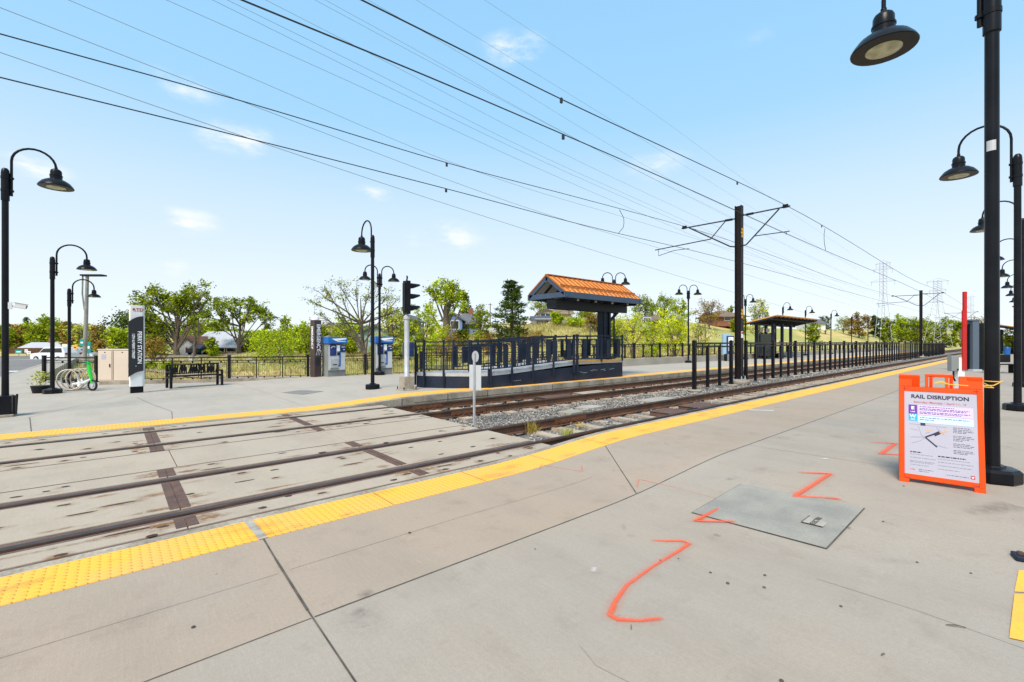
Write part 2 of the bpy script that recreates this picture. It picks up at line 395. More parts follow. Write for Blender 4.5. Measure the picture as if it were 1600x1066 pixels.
M['dust'] = mat_fade('white_scuff', (.78, .76, .72), edge=.35, nscale=8, thresh=(.1, .45))
M['stain_and_shadow'] = mat_fade('dark_stain_and_shadow', (.15, .12, .09), edge=.9, nscale=14, thresh=(.3, .7))  # paving stains, and the sandwich board's shadow painted on the ground
M['hole'] = mat('lift_hole', (.03, .02, .015), .9, c2=(.07, .038, .02), scale=20, space='P')

# ------------------------------------------------------------------ heights
def ss(a, b, x):
    t = min(1, max(0, (x - a) / (b - a))); return t * t * (3 - 2 * t)
def z1(x, y=0): return .12 * ss(3.9, 6.9, x)         # near platform
def z2(x, y=0): return .15 * ss(3.6, 7.2, x)         # far platform
def terrain(x, y):
    z = -.62 - .7 * ss(1, 5, x) * (1 - ss(38, 60, y)) * ss(19, 25, y)
    z += .75 * ss(0, 22, x) * ss(38, 66, y)
    z += 6.6 * ss(18, 84, x) * ss(21, 62, y)
    z += 3.0 * ss(20, 120, y) * ss(30, 200, x) * ss(60, 160, y)
    d = math.hypot(x, y)
    z += .35 * ss(26, 50, y) * (math.sin(x * .13 + y * .07) * math.sin(y * .11 - x * .05)) * ss(6, 20, x)
    z += 10 * ss(250, 900, d)
    if x > 100 and y < 25: z += 0
    return z

# ------------------------------------------------------------------ setting
def steps(segs):
    out = []
    for a, b, s in segs:
        n = max(1, round((b - a) / s)); out += [a + (b - a) * i / n for i in range(n)]
    out.append(segs[-1][1]); return out
xs = steps([(-2500, -300, 200), (-300, -40, 20), (-40, 120, 1.5), (120, 300, 6), (300, 2600, 150)])
ys = steps([(-2500, -200, 250), (-200, -10, 25), (-10, 16, 5), (16, 90, 1.5), (90, 220, 6), (220, 2600, 150)])
mb = MB()
for y in ys:
    for x in xs: mb.v.append((x, y, terrain(x, y)))
W = len(xs)
for j in range(len(ys) - 1):
    for i in range(W - 1): mb.face((j * W + i, j * W + i + 1, (j + 1) * W + i + 1, (j + 1) * W + i))
gm = mat('dry_grass_ground', (.3, .215, .085), .95, space='P'); nt = gm.node_tree; n = nt.nodes; l = nt.links
g = n.new('ShaderNodeNewGeometry')
def nz(sc, det, sx=(1, 1, 1)):
    mp = n.new('ShaderNodeMapping'); mp.inputs['Scale'].default_value = sx; l.new(g.outputs['Position'], mp.inputs[0])
    t = n.new('ShaderNodeTexNoise'); t.inputs['Scale'].default_value = sc; t.inputs['Detail'].default_value = det; l.new(mp.outputs[0], t.inputs['Vector']); return t.outputs['Fac']
def mxc(f, a, b, lo, hi):
    r = n.new('ShaderNodeMapRange'); r.inputs['From Min'].default_value = lo; r.inputs['From Max'].default_value = hi; l.new(f, r.inputs['Value'])
    x = n.new('ShaderNodeMix'); x.data_type = 'RGBA'; l.new(r.outputs[0], x.inputs[0])
    for i, q in ((6, a), (7, b)):
        if isinstance(q, tuple): x.inputs[i].default_value = (*q, 1)
        else: l.new(q, x.inputs[i])
    return x.outputs[2]
c = mxc(nz(.075, 5, (.5, 1.6, 1)), (.56, .42, .16), (.3, .32, .075), .38, .56)
c = mxc(nz(.12, 6, (.4, 1.5, 1)), c, (.55, .38, .16), .55, .7)
c = mxc(nz(.5, 8), c, (.36, .25, .09), .5, .72)
c = mxc(nz(4, 4), c, (.27, .21, .06), .55, .85)
l.new(c, n['Principled BSDF'].inputs['Base Color'])
tag(mb.build('terrain', gm, smooth=60), kind='structure')

def slab_xy(name, xlist, y0, y1, zf, thick, m, ylist=None):
    """slab following zf(x) with a top sheet and side skirts"""
    b = MB(); ylist = ylist or [y0, y1]
    nY = len(ylist)
    for x in xlist:
        for y in ylist: b.v.append((x, y, zf(x, y)))
    for i in range(len(xlist) - 1):
        for j in range(nY - 1): b.face((i * nY + j, (i + 1) * nY + j, (i + 1) * nY + j + 1, i * nY + j + 1))
    k = len(b.v)
    for x in xlist:
        for y in (y0, y1): b.v.append((x, y, zf(x, y) - thick))
    for i in range(len(xlist) - 1):
        b.face((i * nY, k + 2 * i, k + 2 * i + 2, (i + 1) * nY))
        b.face((i * nY + nY - 1, (i + 1) * nY + nY - 1, k + 2 * i + 3, k + 2 * i + 1))
    e = len(xlist) - 1
    b.face((0, nY - 1, k + 1, k)); b.face((e * nY, k + 2 * e, k + 2 * e + 1, e * nY + nY - 1))
    return tag(b.build(name, m, smooth=30), kind='structure')
XR = steps([(3.5, 7.4, .15)])
PX = [-12] + XR + [130]
slab_xy('near_platform', PX, -14, 2.99, z1, .8, M['conc_mid'])
slab_xy('near_platform', PX, 2.99, 4.49, z1, .8, M['conc'])
slab_xy('near_platform_edge', PX, 5.03, 5.16, z1, .8, M['edge'])
slab_xy('tactile_strip', PX, 4.49, 5.03, lambda x, y=0: z1(x) + .004, .5, M['tact'])
slab_xy('far_platform_edge', PX, 11.87, 12.1, z2, .8, M['edge'])
slab_xy('tactile_strip', PX, 12.1, 12.8, lambda x, y=0: z2(x) + .004, .5, M['tact'])
# far platform: kerb edge already, plaza on the left, narrow platform on the right
pz = MB(); far = [(-12, 12.8)] + [(x, 12.8) for x in XR] + [(130, 12.8), (130, 17.45), (19.6, 17.45), (12.0, 20.6), (6.8, 22.1), (1.2, 24.6), (-.2, 27.0), (-2.4, 29.5), (-2.9, 33), (-3.2, 72), (-5.4, 72), (-5.4, 24), (-12, 20)]
pz2 = MB()
cols = [-12] + XR + [130]
def ytop(x):
    pts = [(-12, 20), (-4.1, 24), (-3.95, 72), (-3.0, 72), (-2.75, 33), (-2.4, 29.5), (-.2, 27), (1.2, 24.6), (6.8, 22.1), (12, 20.6), (19.6, 17.45), (130, 17.45)]
    for (a, ya), (b, yb) in zip(pts, pts[1:]):
        if a <= x <= b: return ya + (yb - ya) * (x - a) / (b - a) if b > a else ya
    return 17.45
cx_ = sorted(set([-12, -4.1, -3.95, -3.0, -2.75, -2.4, -.2, 1.2, 6.8, 12, 19.6, 130] + XR))
for x in cx_: pz2.v += [(x, 12.8, z2(x)), (x, ytop(x), z2(x)), (x, 12.8, -.9), (x, ytop(x), -1.6)]
for i in range(len(cx_) - 1):
    a, b = 4 * i, 4 * i + 4; pz2.face((a, b, b + 1, a + 1)); pz2.face((a + 1, b + 1, b + 3, a + 3)); pz2.face((a, a + 2, b + 2, b))
pz2.face((0, 1, 3, 2)); e = 4 * (len(cx_) - 1); pz2.face((e, e + 2, e + 3, e + 1))
tag(pz2.build('far_platform', M['conc_grey'], smooth=30), kind='structure')
# far coping course joints in the kerb face
# crossing slab between the platforms; gaps for the rail grooves
RAILS = [5.72, 7.22, 9.8, 11.3]
CX1 = 5.57
b = MB()
bands = [(5.23, 5.56), (5.88, 7.06), (7.38, 7.84), (9.22, 9.66), (9.94, 11.16), (11.44, 11.83)]
for (y0, y1) in bands:
    for x0, x1 in ((-12, -9.67), (-9.67, -7.12), (-7.12, -4.57), (-4.57, -2.02), (-2.02, .53), (.53, 3.08), (3.08, CX1)):
        b.bb(x0 + .004, x1 - .004, y0, y1, -.3, 0)
tag(b.build('crossing_slab', M['panel'], bevel=.008), kind='structure')
b = MB()
for x0, x1 in ((-12, -4.65), (-4.65, .67), (.68, 3.1), (3.11, CX1)): b.bb(x0, x1, 7.9, 9.16, -.3, -.002)
tag(b.build('crossing_slab', M['panel'], bevel=.006), kind='structure')
b = MB()   # dark rubber and flangeway beds in the gaps
for y0, y1, z in ((5.16, 5.23, -.01), (7.84, 7.9, -.006), (9.16, 9.22, -.006), (11.83, 11.87, -.012)): b.bb(-12, CX1 - .02, y0, y1, -.3, z)
for r in RAILS: b.bb(-12, CX1, r - .16, r + .16, -.3, -.055)
for r in RAILS: b.bb(-12, CX1 + .02, r - .16, r - .08, -.3, -.012); b.bb(-12, CX1 + .02, r + .08, r + .16, -.3, -.012)
tag(b.build('flangeway', M['rubber']), kind='structure')
b = MB()   # rusty cover strips over the panel joints
for x in (-7.12, -4.57, -2.02, .53, 3.08):
    w = .085 if x < 2 else .075
    for y0, y1 in ((5.26, 5.54), (5.9, 7.04), (7.4, 7.84), (9.22, 9.64), (9.96, 11.14), (11.46, 11.8)):
        for s in (-1, 1):
            q = x + s * (w / 2 + .005)
            b.bb(q - w / 2, q + w / 2, y0 + rnd.uniform(-.015, .01), y1 + rnd.uniform(-.01, .015), -.05, .004 + .001 * (s > 0))
tag(b.build('joint_cover_strip', M['rust']), kind='structure')
# lift holes with rust bleeding round them
hb, sb = MB(), MB()
def ell(mbx, x, y, z, a, bb_, n=14, uv=False, jit=0):
    if not uv:
        mbx.poly([(x + a * math.cos(k * 2 * math.pi / n) * (1 + rnd.uniform(-jit, jit)), y + bb_ * math.sin(k * 2 * math.pi / n) * (1 + rnd.uniform(-jit, jit)), z) for k in range(n)])
    else:
        ps = [(x + a * math.cos(k * 2 * math.pi / n), y + bb_ * math.sin(k * 2 * math.pi / n), z) for k in range(n)]
        op = rnd.uniform(.15, 1)
        for k in range(n): mbx.poly([(x, y, z), ps[k], ps[(k + 1) % n]], [(1, op), (0, op), (0, op)])
for x0 in (-7.12, -4.57, -2.02, .53, 3.08):
    for fx in (.14, .33, .5, .72, .88):
        X = x0 + 2.55 * fx + rnd.uniform(-.05, .05)
        for (yc, big) in ((5.3, 0), (5.47, 1), (6.1, 0), (6.42, 1), (6.85, 0), (7.45, 1), (7.66, 0), (9.36, 0), (9.55, 1), (10.2, 1), (10.55, 0), (10.9, 1), (11.6, 0)):
            if rnd.random() < .5: continue
            q = rnd.random()
            if big and q < .5: a, h_ = rnd.uniform(.1, .16), .018
            else: a, h_ = rnd.uniform(.035, .06), rnd.uniform(.02, .032)
            Y = yc + rnd.uniform(-.09, .09); X2 = X + rnd.uniform(-.3, .3)
            ell(hb, X2, Y, .0035, a, h_, jit=.25)
            if rnd.random() < .75: ell(sb, X2 + rnd.uniform(-.05, .05), Y - .02, .002 + rnd.uniform(0, .0009), a * 1.7 + .04, .06 + h_ * 1.6, 18, True)
for x0 in (-4.57, -2.02, .53, 3.08):
    for y0, y1 in ((5.26, 5.54), (5.9, 7.04), (7.4, 7.84), (9.22, 9.64), (9.96, 11.14), (11.46, 11.8)):
        for s_ in (-1, 1):
            for _ in range(4): ell(sb, x0 + s_ * rnd.uniform(.12, .24), rnd.uniform(y0, y1), .002 + rnd.uniform(0, .0009), rnd.uniform(.08, .25), rnd.uniform(.04, .12), 18, True)
for _ in range(60):
    r_ = rnd.choice(RAILS); ell(sb, rnd.uniform(-3, 5.3), r_ + rnd.choice((-1, 1)) * rnd.uniform(.18, .3), .002 + rnd.uniform(0, .0009), rnd.uniform(.1, .45), rnd.uniform(.03, .07), 18, True)
tag(hb.build('lift_hole', M['hole']), kind='structure'); tag(sb.build('rust_stain', M['rustspot']), kind='structure')
# ballast bed
bx = steps([(CX1, 40, .35), (40, 120, 1.5), (120, 420, 10)]); by = steps([(5.16, 11.87, .22)])
b = MB()
def bedz(x, y):
    return -.235 + .02 * math.sin(x * 2.1 + y * 3) + .02 * math.sin(x * 5.3 - y * 4.1)
for x in bx:
    for y in by: b.v.append((x, y, bedz(x, y)))
W = len(by)
for i in range(len(bx) - 1):
    for j in range(W - 1): b.face((i * W + j, (i + 1) * W + j, (i + 1) * W + j + 1, i * W + j + 1))
tag(b.build('ballast_bed', M['bed'], smooth=60), kind='structure')
# loose ballast stones: one uncountable mass
def stone_mat():
    m = mat('ballast_stone', (.3, .28, .25), .9); nt = m.node_tree; n = nt.nodes; l = nt.links
    g = n.new('ShaderNodeNewGeometry'); r = n.new('ShaderNodeValToRGB'); l.new(g.outputs['Random Per Island'], r.inputs[0])
    r.color_ramp.elements[0].color = (.07, .07, .066, 1); r.color_ramp.elements[1].color = (.5, .46, .42, 1)
    e = r.color_ramp.elements.new(.35); e.color = (.19, .18, .165, 1); e = r.color_ramp.elements.new(.7); e.color = (.33, .28, .235, 1)
    l.new(r.outputs[0], n['Principled BSDF'].inputs['Base Color']); return m
b = MB()
def stone(x, y, z, s):
    k = len(b.v)
    ax, ay, az = s * rnd.uniform(.6, 1.2), s * rnd.uniform(.6, 1.2), s * rnd.uniform(.5, .9); an = rnd.uniform(0, 6.28); ca, sa_ = math.cos(an), math.sin(an); tl = rnd.uniform(-.4, .4) * s
    for px_, py_, pz_ in ((ax, 0, tl), (0, ay, -tl), (-ax * .8, ay * .2, 0), (0, -ay, tl), (ax * .2, 0, az), (0, 0, -az)):
        b.v.append((x + px_ * ca - py_ * sa_, y + px_ * sa_ + py_ * ca, z + pz_))
    for q in ((0, 1, 4), (1, 2, 4), (2, 3, 4), (3, 0, 4), (1, 0, 5), (2, 1, 5), (3, 2, 5), (0, 3, 5)): b.face([k + i for i in q])
for x0, x1, dens, s in ((CX1, 13, 300, .027), (13, 22, 130, .034), (22, 45, 40, .045)):
    for _ in range(int((x1 - x0) * 6.6 * dens)):
        x, y = rnd.uniform(x0, x1), rnd.uniform(5.2, 11.82)
        inside = (5.8 < y < 7.15 or 9.85 < y < 11.25)
        if inside and rnd.random() < .45: continue
        stone(x, y, bedz(x, y) + rnd.uniform(-.005, .03) - (.015 if inside else 0), s * rnd.uniform(.6, 1.25))
tag(b.build('loose_ballast', stone_mat()), 'grey crushed stone ballast around the rails and ties', kind='stuff')

# pavement joints (sheets on the slab)
jb, jl = MB(), MB()
def joint(mbx, pts, w, zf, dz=.004):
    pts = [Vector((p[0], p[1], 0)) for p in pts]
    for a, c_ in zip(pts, pts[1:]):
        L = (c_ - a).length; n_ = max(1, int(L / .25)); d = (c_ - a).normalized(); nn = Vector((-d.y, d.x, 0))
        for i in range(n_):
            p, q = a + (c_ - a) * i / n_, a + (c_ - a) * (i + 1) / n_
            w0 = w
            mbx.poly([(p.x + nn.x * w0 / 2, p.y + nn.y * w0 / 2, zf(p.x, p.y) + dz), (p.x - nn.x * w0 / 2, p.y - nn.y * w0 / 2, zf(p.x, p.y) + dz), (q.x - nn.x * w0 / 2, q.y - nn.y * w0 / 2, zf(q.x, q.y) + dz), (q.x + nn.x * w0 / 2, q.y + nn.y * w0 / 2, zf(q.x, q.y) + dz)])
joint(jb, [(1.0, 4.48), (.98, 4.0)], .014, z1); joint(jb, [(.98, 4.0), (.95, 3.1)], .018, z1); joint(jb, [(.95, 3.1), (.92, 1.5), (.9, -2)], .011, z1)
joint(jb, [(-6, 3.02), (.94, 3.0)], .006, z1); joint(jb, [(.96, 3.0), (3.2, 2.975), (7.5, 2.95), (16, 2.93), (40, 2.93)], .011, z1)
joint(jb, [(4.5, 2.98), (5.9, 4.48)], .012, z1)
joint(jl, [(7.52, 2.94), (7.62, .9), (7.6, -3)], .008, z1); joint(jl, [(14, 2.9), (14, -3)], .012, z1); joint(jl, [(14, 4.48), (14, 2.96)], .012, z1)
joint(jl, [(20.5, 4.48), (20.5, -3)], .014, z1); joint(jl, [(27, 4.48), (27, -3)], .014, z1); joint(jl, [(10.6, 4.4), (10.6, 3)], .008, z1)
joint(jl, [(-3, 3.78), (.93, 3.74)], .004, z1); joint(jl, [(1.02, 3.75), (2.6, 3.75), (3.6, 3.72), (4.6, 3.7)], .004, z1)
# crack wandering over the slab in front
cr = [(2.02, 1.72), (1.96, 1.55), (2.0, 1.3), (1.9, 1.1), (1.93, .9), (1.83, .62), (1.86, .3), (1.75, 0), (1.7, -.5)]
joint(jl, cr, .004, z1)
joint(jl, [(3.9, 1.05), (3.93, .5), (3.9, 0), (3.98, -.8)], .004, z1)
joint(jb, [(1.0, 12.8), (1.1, 14.2), (.8, 16.2), (.55, 18.5)], .012, z2); joint(jb, [(-1.2, 12.8), (-1.45, 15.2)], .014, z2)
joint(jl, [(-1.5, 15.2), (2, 24)], .01, z2); joint(jl, [(-8, 17.3), (9, 17.3)], .01, z2); joint(jl, [(3.9, 12.8), (3.9, 23)], .01, z2); joint(jl, [(-4, 21.5), (-1.6, 20.6), (-.6, 20)], .012, z2)
for q in range(24, 128, 4): joint(jl, [(q, 12.82), (q, 17.3)], .012, z2)
tag(jb.build('pavement_joint', M['joint']), kind='structure'); tag(jl.build('pavement_joint', M['jointlight']), kind='structure')
# vertical joints and the bed joint of the far kerb's face
b = MB(); x = 6.2
while x < 110:
    b.bb(x, x + .02, 11.862, 11.875, -.3, z2(x) - .005); x += 1.55
tag(b.build('kerb_joint', M['joint']), kind='structure')
b = MB(); b.bb(6.6, 120, 11.864, 11.875, -.035, -.022)
tag(b.build('kerb_joint', M['joint']), kind='structure')
# gap in the tactile strip at the expansion joint, seams
b = MB(); b.poly([(.965, 4.485, .0075), (1.035, 4.485, .0075), (1.02, 5.03, .0075), (.95, 5.03, .0075)])
tag(b.build('grout_gap', M['wallc']), kind='structure')
b = MB()
for x in (2.25, 3.5, 4.75, 6.0, 7.3, 8.6, 10, 12, 14, 16, 18, 20.5, 23): b.poly([(x, 4.495, z1(x) + .0075), (x + .006, 4.495, z1(x + .006) + .0075), (x + .006, 5.025, z1(x + .006) + .0075), (x, 5.025, z1(x) + .0075)])
tag(b.build('tactile_seam', M['rust']), kind='structure')

# paint marks sprayed on the platform and the board's painted shadow, by their ground points
def stroke(mbx, pts, w, zf=z1, dz=.006, op=1.0):
    """pts photo pixels -> strip with UV.x = distance from rim, UV.y = opacity"""
    ps = []
    for (u, v, ww, oo) in pts:
        z = .0
        for _ in range(4): p = ground(u, v, z); z = zf(p.x, p.y)
        ps.append((p, ww, oo))
    sm = []
    for (p, wa, oa), (q, wb, ob) in zip(ps, ps[1:]):
        n_ = max(2, int((q - p).length / .05))
        for i in range(n_): t = i / n_; sm.append((p.lerp(q, t), wa + (wb - wa) * t, oa + (ob - oa) * t))
    sm.append(ps[-1])
    rows = []
    for i, (p, ww, oo) in enumerate(sm):
        d = (sm[min(i + 1, len(sm) - 1)][0] - sm[max(i - 1, 0)][0]); d.z = 0; d.normalize(); nn = Vector((-d.y, d.x, 0))
        end = 0 if i in (0, len(sm) - 1) else oo
        rows.append([(p + nn * k * w * ww, (1 - abs(k), end)) for k in (-1, 0, 1)])
    for a, c_ in zip(rows, rows[1:]):
        for k in (0, 1):
            q = [a[k], a[k + 1], c_[k + 1], c_[k]]
            mbx.poly([(v_.x, v_.y, zf(v_.x, v_.y) + dz) for v_, _ in q], [uv for _, uv in q])
def paint(pts, w, m='spray', dz=.006):
    if m == 'spray':
        b = MB(); stroke(b, [(u, v, 1 + .6 * k, .34 * o_) for u, v, k, o_ in pts], w * 1.9, dz=dz - .002); tag(b.build('paint_overspray', M['spraythin']), kind='structure')
    b = MB(); stroke(b, pts, w, dz=dz); tag(b.build('paint_and_shadow_mark', M[m]), kind='structure')
paint([(1015, 845, .7, .6), (1040, 846, .8, .9), (1066, 846, 1, 1), (1077, 850, 1.2, 1), (1060, 862, 1, .9), (1020, 886, .9, .75), (980, 915, 1, .8), (962, 940, 1.1, .9), (953, 962, 1.3, 1), (965, 969, 1.2, 1), (1000, 971, .9, .85), (1038, 967, 1.1, .9)], .022)
paint([(1130, 792, .7, .7), (1110, 803, 1, 1), (1086, 815, 1.3, 1), (1105, 816, .9, 1), (1152, 817, .9, .9)], .026, dz=.013)
paint([(1245, 739, .7, .5), (1270, 740, .9, .8), (1298, 741, 1.2, 1), (1270, 759, 1.1, .9), (1241, 777, 1.4, 1), (1280, 778, .9, .6), (1316, 781, 1.2, .9)], .03, dz=.012)
paint([(1358, 692, .7, .5), (1400, 693, 1, .9), (1376, 710, 1.2, 1), (1410, 711, 1, .9)], .035)
paint([(995, 763, .6, .8), (998, 749, .8, .9), (1060, 763, .5, .6), (1128, 782, .6, .4)], .024, 'spraythin')
paint([(842, 735, .6, .8), (846, 727, .7, .9), (910, 737, .6, .8), (908, 727, .8, .9)], .024, 'spraythin')
paint([(1098, 790, .8, .3), (1140, 796, 1, .5)], .03, 'spraythin')
paint([(1168, 641, 1, .8), (1212, 642, 1, .8)], .05, 'dust'); paint([(1281, 717, 1, .9), (1298, 718, 1, .8)], .02, 'dust')
paint([(922, 890, 1.4, .4), (934, 892, 1.4, .4)], .03, 'dust')
paint([(1510, 803, 1, .25), (1590, 790, 1.6, .45)], .1, 'stain_and_shadow')  # soft shadow of the sandwich board, painted on the paving

sm_ = MB()
for _ in range(70):
    x, y = rnd.uniform(-1.5, 14), rnd.uniform(-1.5, 4.4); a_ = rnd.uniform(.04, .28)
    k0 = len(sm_.v); op = rnd.uniform(.12, .5) * (1 if a_ < .12 else .5); n_ = 16; an = rnd.uniform(0, 3.1); e_ = rnd.uniform(.35, 1)
    ps = [(x + a_ * math.cos(q_) * math.cos(an) - a_ * e_ * math.sin(q_) * math.sin(an), y + a_ * math.cos(q_) * math.sin(an) + a_ * e_ * math.sin(q_) * math.cos(an)) for q_ in [2 * math.pi * k / n_ for k in range(n_)]]
    for k in range(n_):
        p_, q_ = ps[k], ps[(k + 1) % n_]; sm_.poly([(x, y, z1(x) + .002), (*p_, z1(p_[0]) + .002), (*q_, z1(q_[0]) + .002)], [(1, op), (0, op), (0, op)])
for _ in range(60):
    x, y = rnd.uniform(-2, 16), rnd.uniform(4.5, 5.02); a_ = rnd.uniform(.05, .3); op = rnd.uniform(.1, .35)
    ps = [(x + a_ * math.cos(q_), min(5.02, max(4.5, y + a_ * .5 * math.sin(q_)))) for q_ in [2 * math.pi * k / 14 for k in range(14)]]
    for k in range(14): p_, q_ = ps[k], ps[(k + 1) % 14]; sm_.poly([(x, y, z1(x) + .0085), (*p_, z1(p_[0]) + .0085), (*q_, z1(q_[0]) + .0085)], [(1, op), (0, op), (0, op)])
tag(sm_.build('paving_stain', M['stain_and_shadow']), kind='structure')
# road on the left with pavement, kerb, cross street
b = MB(); b.bb(-13.5, -4.3, 18, 74, -1.2, -.14); b.bb(-160, 80, 74, 83, -1.2, -.142)
tag(b.build('road', M['asphalt']), kind='structure')
b = MB(); b.bb(-4.28, -4.1, 24, 74, -.6, -.01); b.bb(-3.1, 80, 73.8, 73.98, -.6, -.03); b.bb(-160, -13.6, 83.02, 83.2, -.6, -.02); b.bb(-13.7, -13.52, 18, 74, -.6, -.02); b.bb(-13.6, 60, 83.02, 83.2, -.6, -.02)
tag(b.build('kerb', M['conc_grey'], bevel=.01), kind='structure')
b = MB()
for y in range(20, 74, 9): b.poly([(-9.5, y, -.136), (-9.36, y, -.136), (-9.36, y + 3, -.136), (-9.5, y + 3, -.136)])
b.poly([(-9.2, 69, -.135), (-4.5, 69, -.135), (-4.5, 69.5, -.135), (-9.2, 69.5, -.135)])
b.poly([(-6.5, 41, -.135), (-5.7, 41, -.135), (-5.7, 42.4, -.135), (-6.5, 42.4, -.135)])
b.poly([(-5.2, 42, -.135), (-4.6, 42, -.135), (-4.6, 43.4, -.135), (-5.2, 43.4, -.135)])
tag(b.build('lane_marking', M['lane']), kind='structure')

# ------------------------------------------------------------------ rails and ties
for i, (y, lab) in enumerate(zip(RAILS, ('rail of the near track on the side of the near platform', 'inner rail of the near track beside the fence strip', 'inner rail of the far track beside the gravel strip', 'outer rail of the far track below the far kerb'))):
    b = MB()
    prof = [(-.07, -.19), (.07, -.19), (.07, -.175), (.012, -.16), (.012, -.045), (.036, -.035), (.036, -.004), (.028, .002), (-.028, .002), (-.036, -.004), (-.036, -.035), (-.012, -.045), (-.012, -.16), (-.07, -.175)]
    k = len(prof)
    for X in (-12, 420): b.v += [(X, y + a, z) for a, z in prof]
    for j in range(k):
        b.cur = 1 if j in (6, 7, 8) else 0
        b.face((j, (j + 1) % k, k + (j + 1) % k, k + j))
    o = tag(b.build('rail', [M['rail'], M['railtop']]), 'rusty steel ' + lab, 'rail', 'running rails of the two tracks')
    # joint bars just beyond the crossing
    if i in (1, 2, 3):
        jb_ = MB(); x0 = {1: 7.6, 2: 6.5, 3: 6.2}[i]
        for s in (-1, 1): jb_.bb(x0, x0 + (1.1 if i < 3 else .95), y + s * .02, y + s * .045, -.15, -.045)
        for q in range(6):
            for s in (-1, 1): jb_.tube([(x0 + .1 + q * .17, y + s * .045, -.1), (x0 + .1 + q * .17, y + s * .07, -.1)], .016, 6)
        jb_.build('joint_bar', M['clip'], o)
def make_tie():
    b = MB()
    b.prism([(-.12, -1.22), (.12, -1.22), (.12, 1.22), (-.12, 1.22)], -.33, -.196)
    b.cur = 1
    for r in (-.75, .75):
        for s in (-1, 1): b.box((0, r + s * .12, -.185), (.16, .07, .03)); b.tube([(-.05, r + s * .1, -.17), (0, r + s * .15, -.15), (.05, r + s * .1, -.17)], .014, 5)
        b.box((0, r, -.193), (.2, .2, .01))
    return b.build('concrete_tie', [M['tie'], M['clip']], bevel=0)
proto = make_tie(); first = True
for yc, lab, grp in ((6.47, 'pale concrete tie with rusty clips under the near track', 'concrete ties of the near track'), (10.55, 'pale concrete tie with rusty clips under the far track', 'concrete ties of the far track')):
    for k in range(140):
        o = proto if first else proto.copy()
        if not first: COL.objects.link(o)
        first = False
        o.location = (6.1 + .73 * k + rnd.uniform(-.03, .03), yc, rnd.uniform(-.012, .012)); o.rotation_euler.z = rnd.uniform(-.015, .015)
        tag(o, lab, 'tie', grp)
# rusty equipment boxes between the rails, cable hatches in the ballast
def trackbox(c, size, m, label, rz=0):
    t = thing('track_box', label, 'track box', c, rz)
    MB().box((0, 0, size[2] / 2), size).build('body', m, t, bevel=.01)
    MB().box((0, 0, size[2] + .008), (size[0] * 1.04, size[1] * 1.04, .014)).build('lid', m, t, bevel=.004)
g1 = ground(1008, 655, -.08); g2 = ground(1062, 641, -.08)
trackbox((11.05, 6.32, -.22), (.85, .62, .13), M['rust'], 'rusty brown steel track box between the near rails, closer to the crossing')
trackbox((12.75, 6.35, -.22), (1.2, .62, .13), M['rust'], 'rusty brown steel track box between the near rails, farther from the crossing')
trackbox((11.2, 10.5, -.22), (1.35, .66, .13), M['rust'], 'flat rust brown track box between the far rails')
trackbox((13.1, 10.5, -.22), (1.35, .66, .12), M['tie'], 'pale dusty track box between the far rails')
b = MB(); b.tube([(11.6, 6.1, -.1), (11.9, 5.98, -.06), (12.1, 6.06, -.14)], .03, 8); tag(b.build('cable', M['tire'], smooth=60), 'short black cable between the two rusty track boxes', 'cable')
for (x, y, w, h_, lab) in ((13.6, 8.1, 1.5, .75, 'flat grey hatch plate in the ballast before the fence'), (9.4, 8.3, .55, .45, 'small pale slab in the ballast nearer the crossing'), (10.5, 8.55, .75, .45, 'small pale slab in the ballast farther from the crossing')):
    tag(MB().box((x, y, -.2), (w, h_, .1), rz=.05).build('ballast_plate', M['wallc'], bevel=.01), lab, 'hatch')
# weeds by the crossing end
def tuft(name, x, y, z, n_, h_, spread, m, label):
    b = MB()
    for _ in range(n_):
        a, rr = rnd.uniform(0, 6.28), rnd.uniform(0, spread * .5); bx_, by_ = x + rr * math.cos(a), y + rr * math.sin(a)
        hh = h_ * rnd.uniform(.4, 1); lx, ly = rnd.uniform(-1, 1) * spread * .6, rnd.uniform(-1, 1) * spread * .6; w = .008
        b.poly([(bx_ - w, by_, z), (bx_ + w, by_, z), (bx_ + lx * .4 + w * .6, by_ + ly * .4, z + hh * .65), (bx_ + lx, by_ + ly, z + hh), (bx_ + lx * .4 - w * .6, by_ + ly * .4, z + hh * .65)])
    return tag(b.build(name, m), label, 'weed')
LEAF = {  # shade inside the tree crowns is put into the darkest leaf tones
 'olive': mat_leaf('leaf_olive', (0.056, 0.088, 0.010), (0.263, 0.327, 0.020), (0.468, 0.523, 0.034)),
 'fresh': mat_leaf('leaf_fresh', (0.113, 0.187, 0.010), (0.438, 0.559, 0.020), (0.645, 0.645, 0.040)),
 'lime': mat_leaf('leaf_lime', (0.227, 0.293, 0.008), (0.679, 0.720, 0.017), (0.700, 0.720, 0.034)),
 'dark': mat_leaf('leaf_dark', (0.020, 0.041, 0.010), (0.082, 0.132, 0.023), (0.155, 0.208, 0.034)),
 'brown': mat_leaf('leaf_brown', (0.136, 0.088, 0.024), (0.350, 0.225, 0.048), (0.479, 0.358, 0.070)),
 'sage': mat_leaf('leaf_sage', (0.136, 0.176, 0.040), (0.540, 0.545, 0.103), (0.742, 0.696, 0.161)),
 'dry': mat_leaf('leaf_dry', (0.340, 0.234, 0.057), (0.700, 0.529, 0.127), (0.514, 0.416, 0.081))}
tuft('weed', 6.75, 7.05, -.2, 60, .28, .3, LEAF['dry'], 'dry straw weed beside the rail at the crossing end')
tuft('weed', 7.1, 6.35, -.2, 40, .2, .3, LEAF['sage'], 'green weed growing between the near rails')
tuft('weed', 8.0, 6.75, -.2, 25, .14, .3, LEAF['dry'], 'small dry weed by the near joint bar')

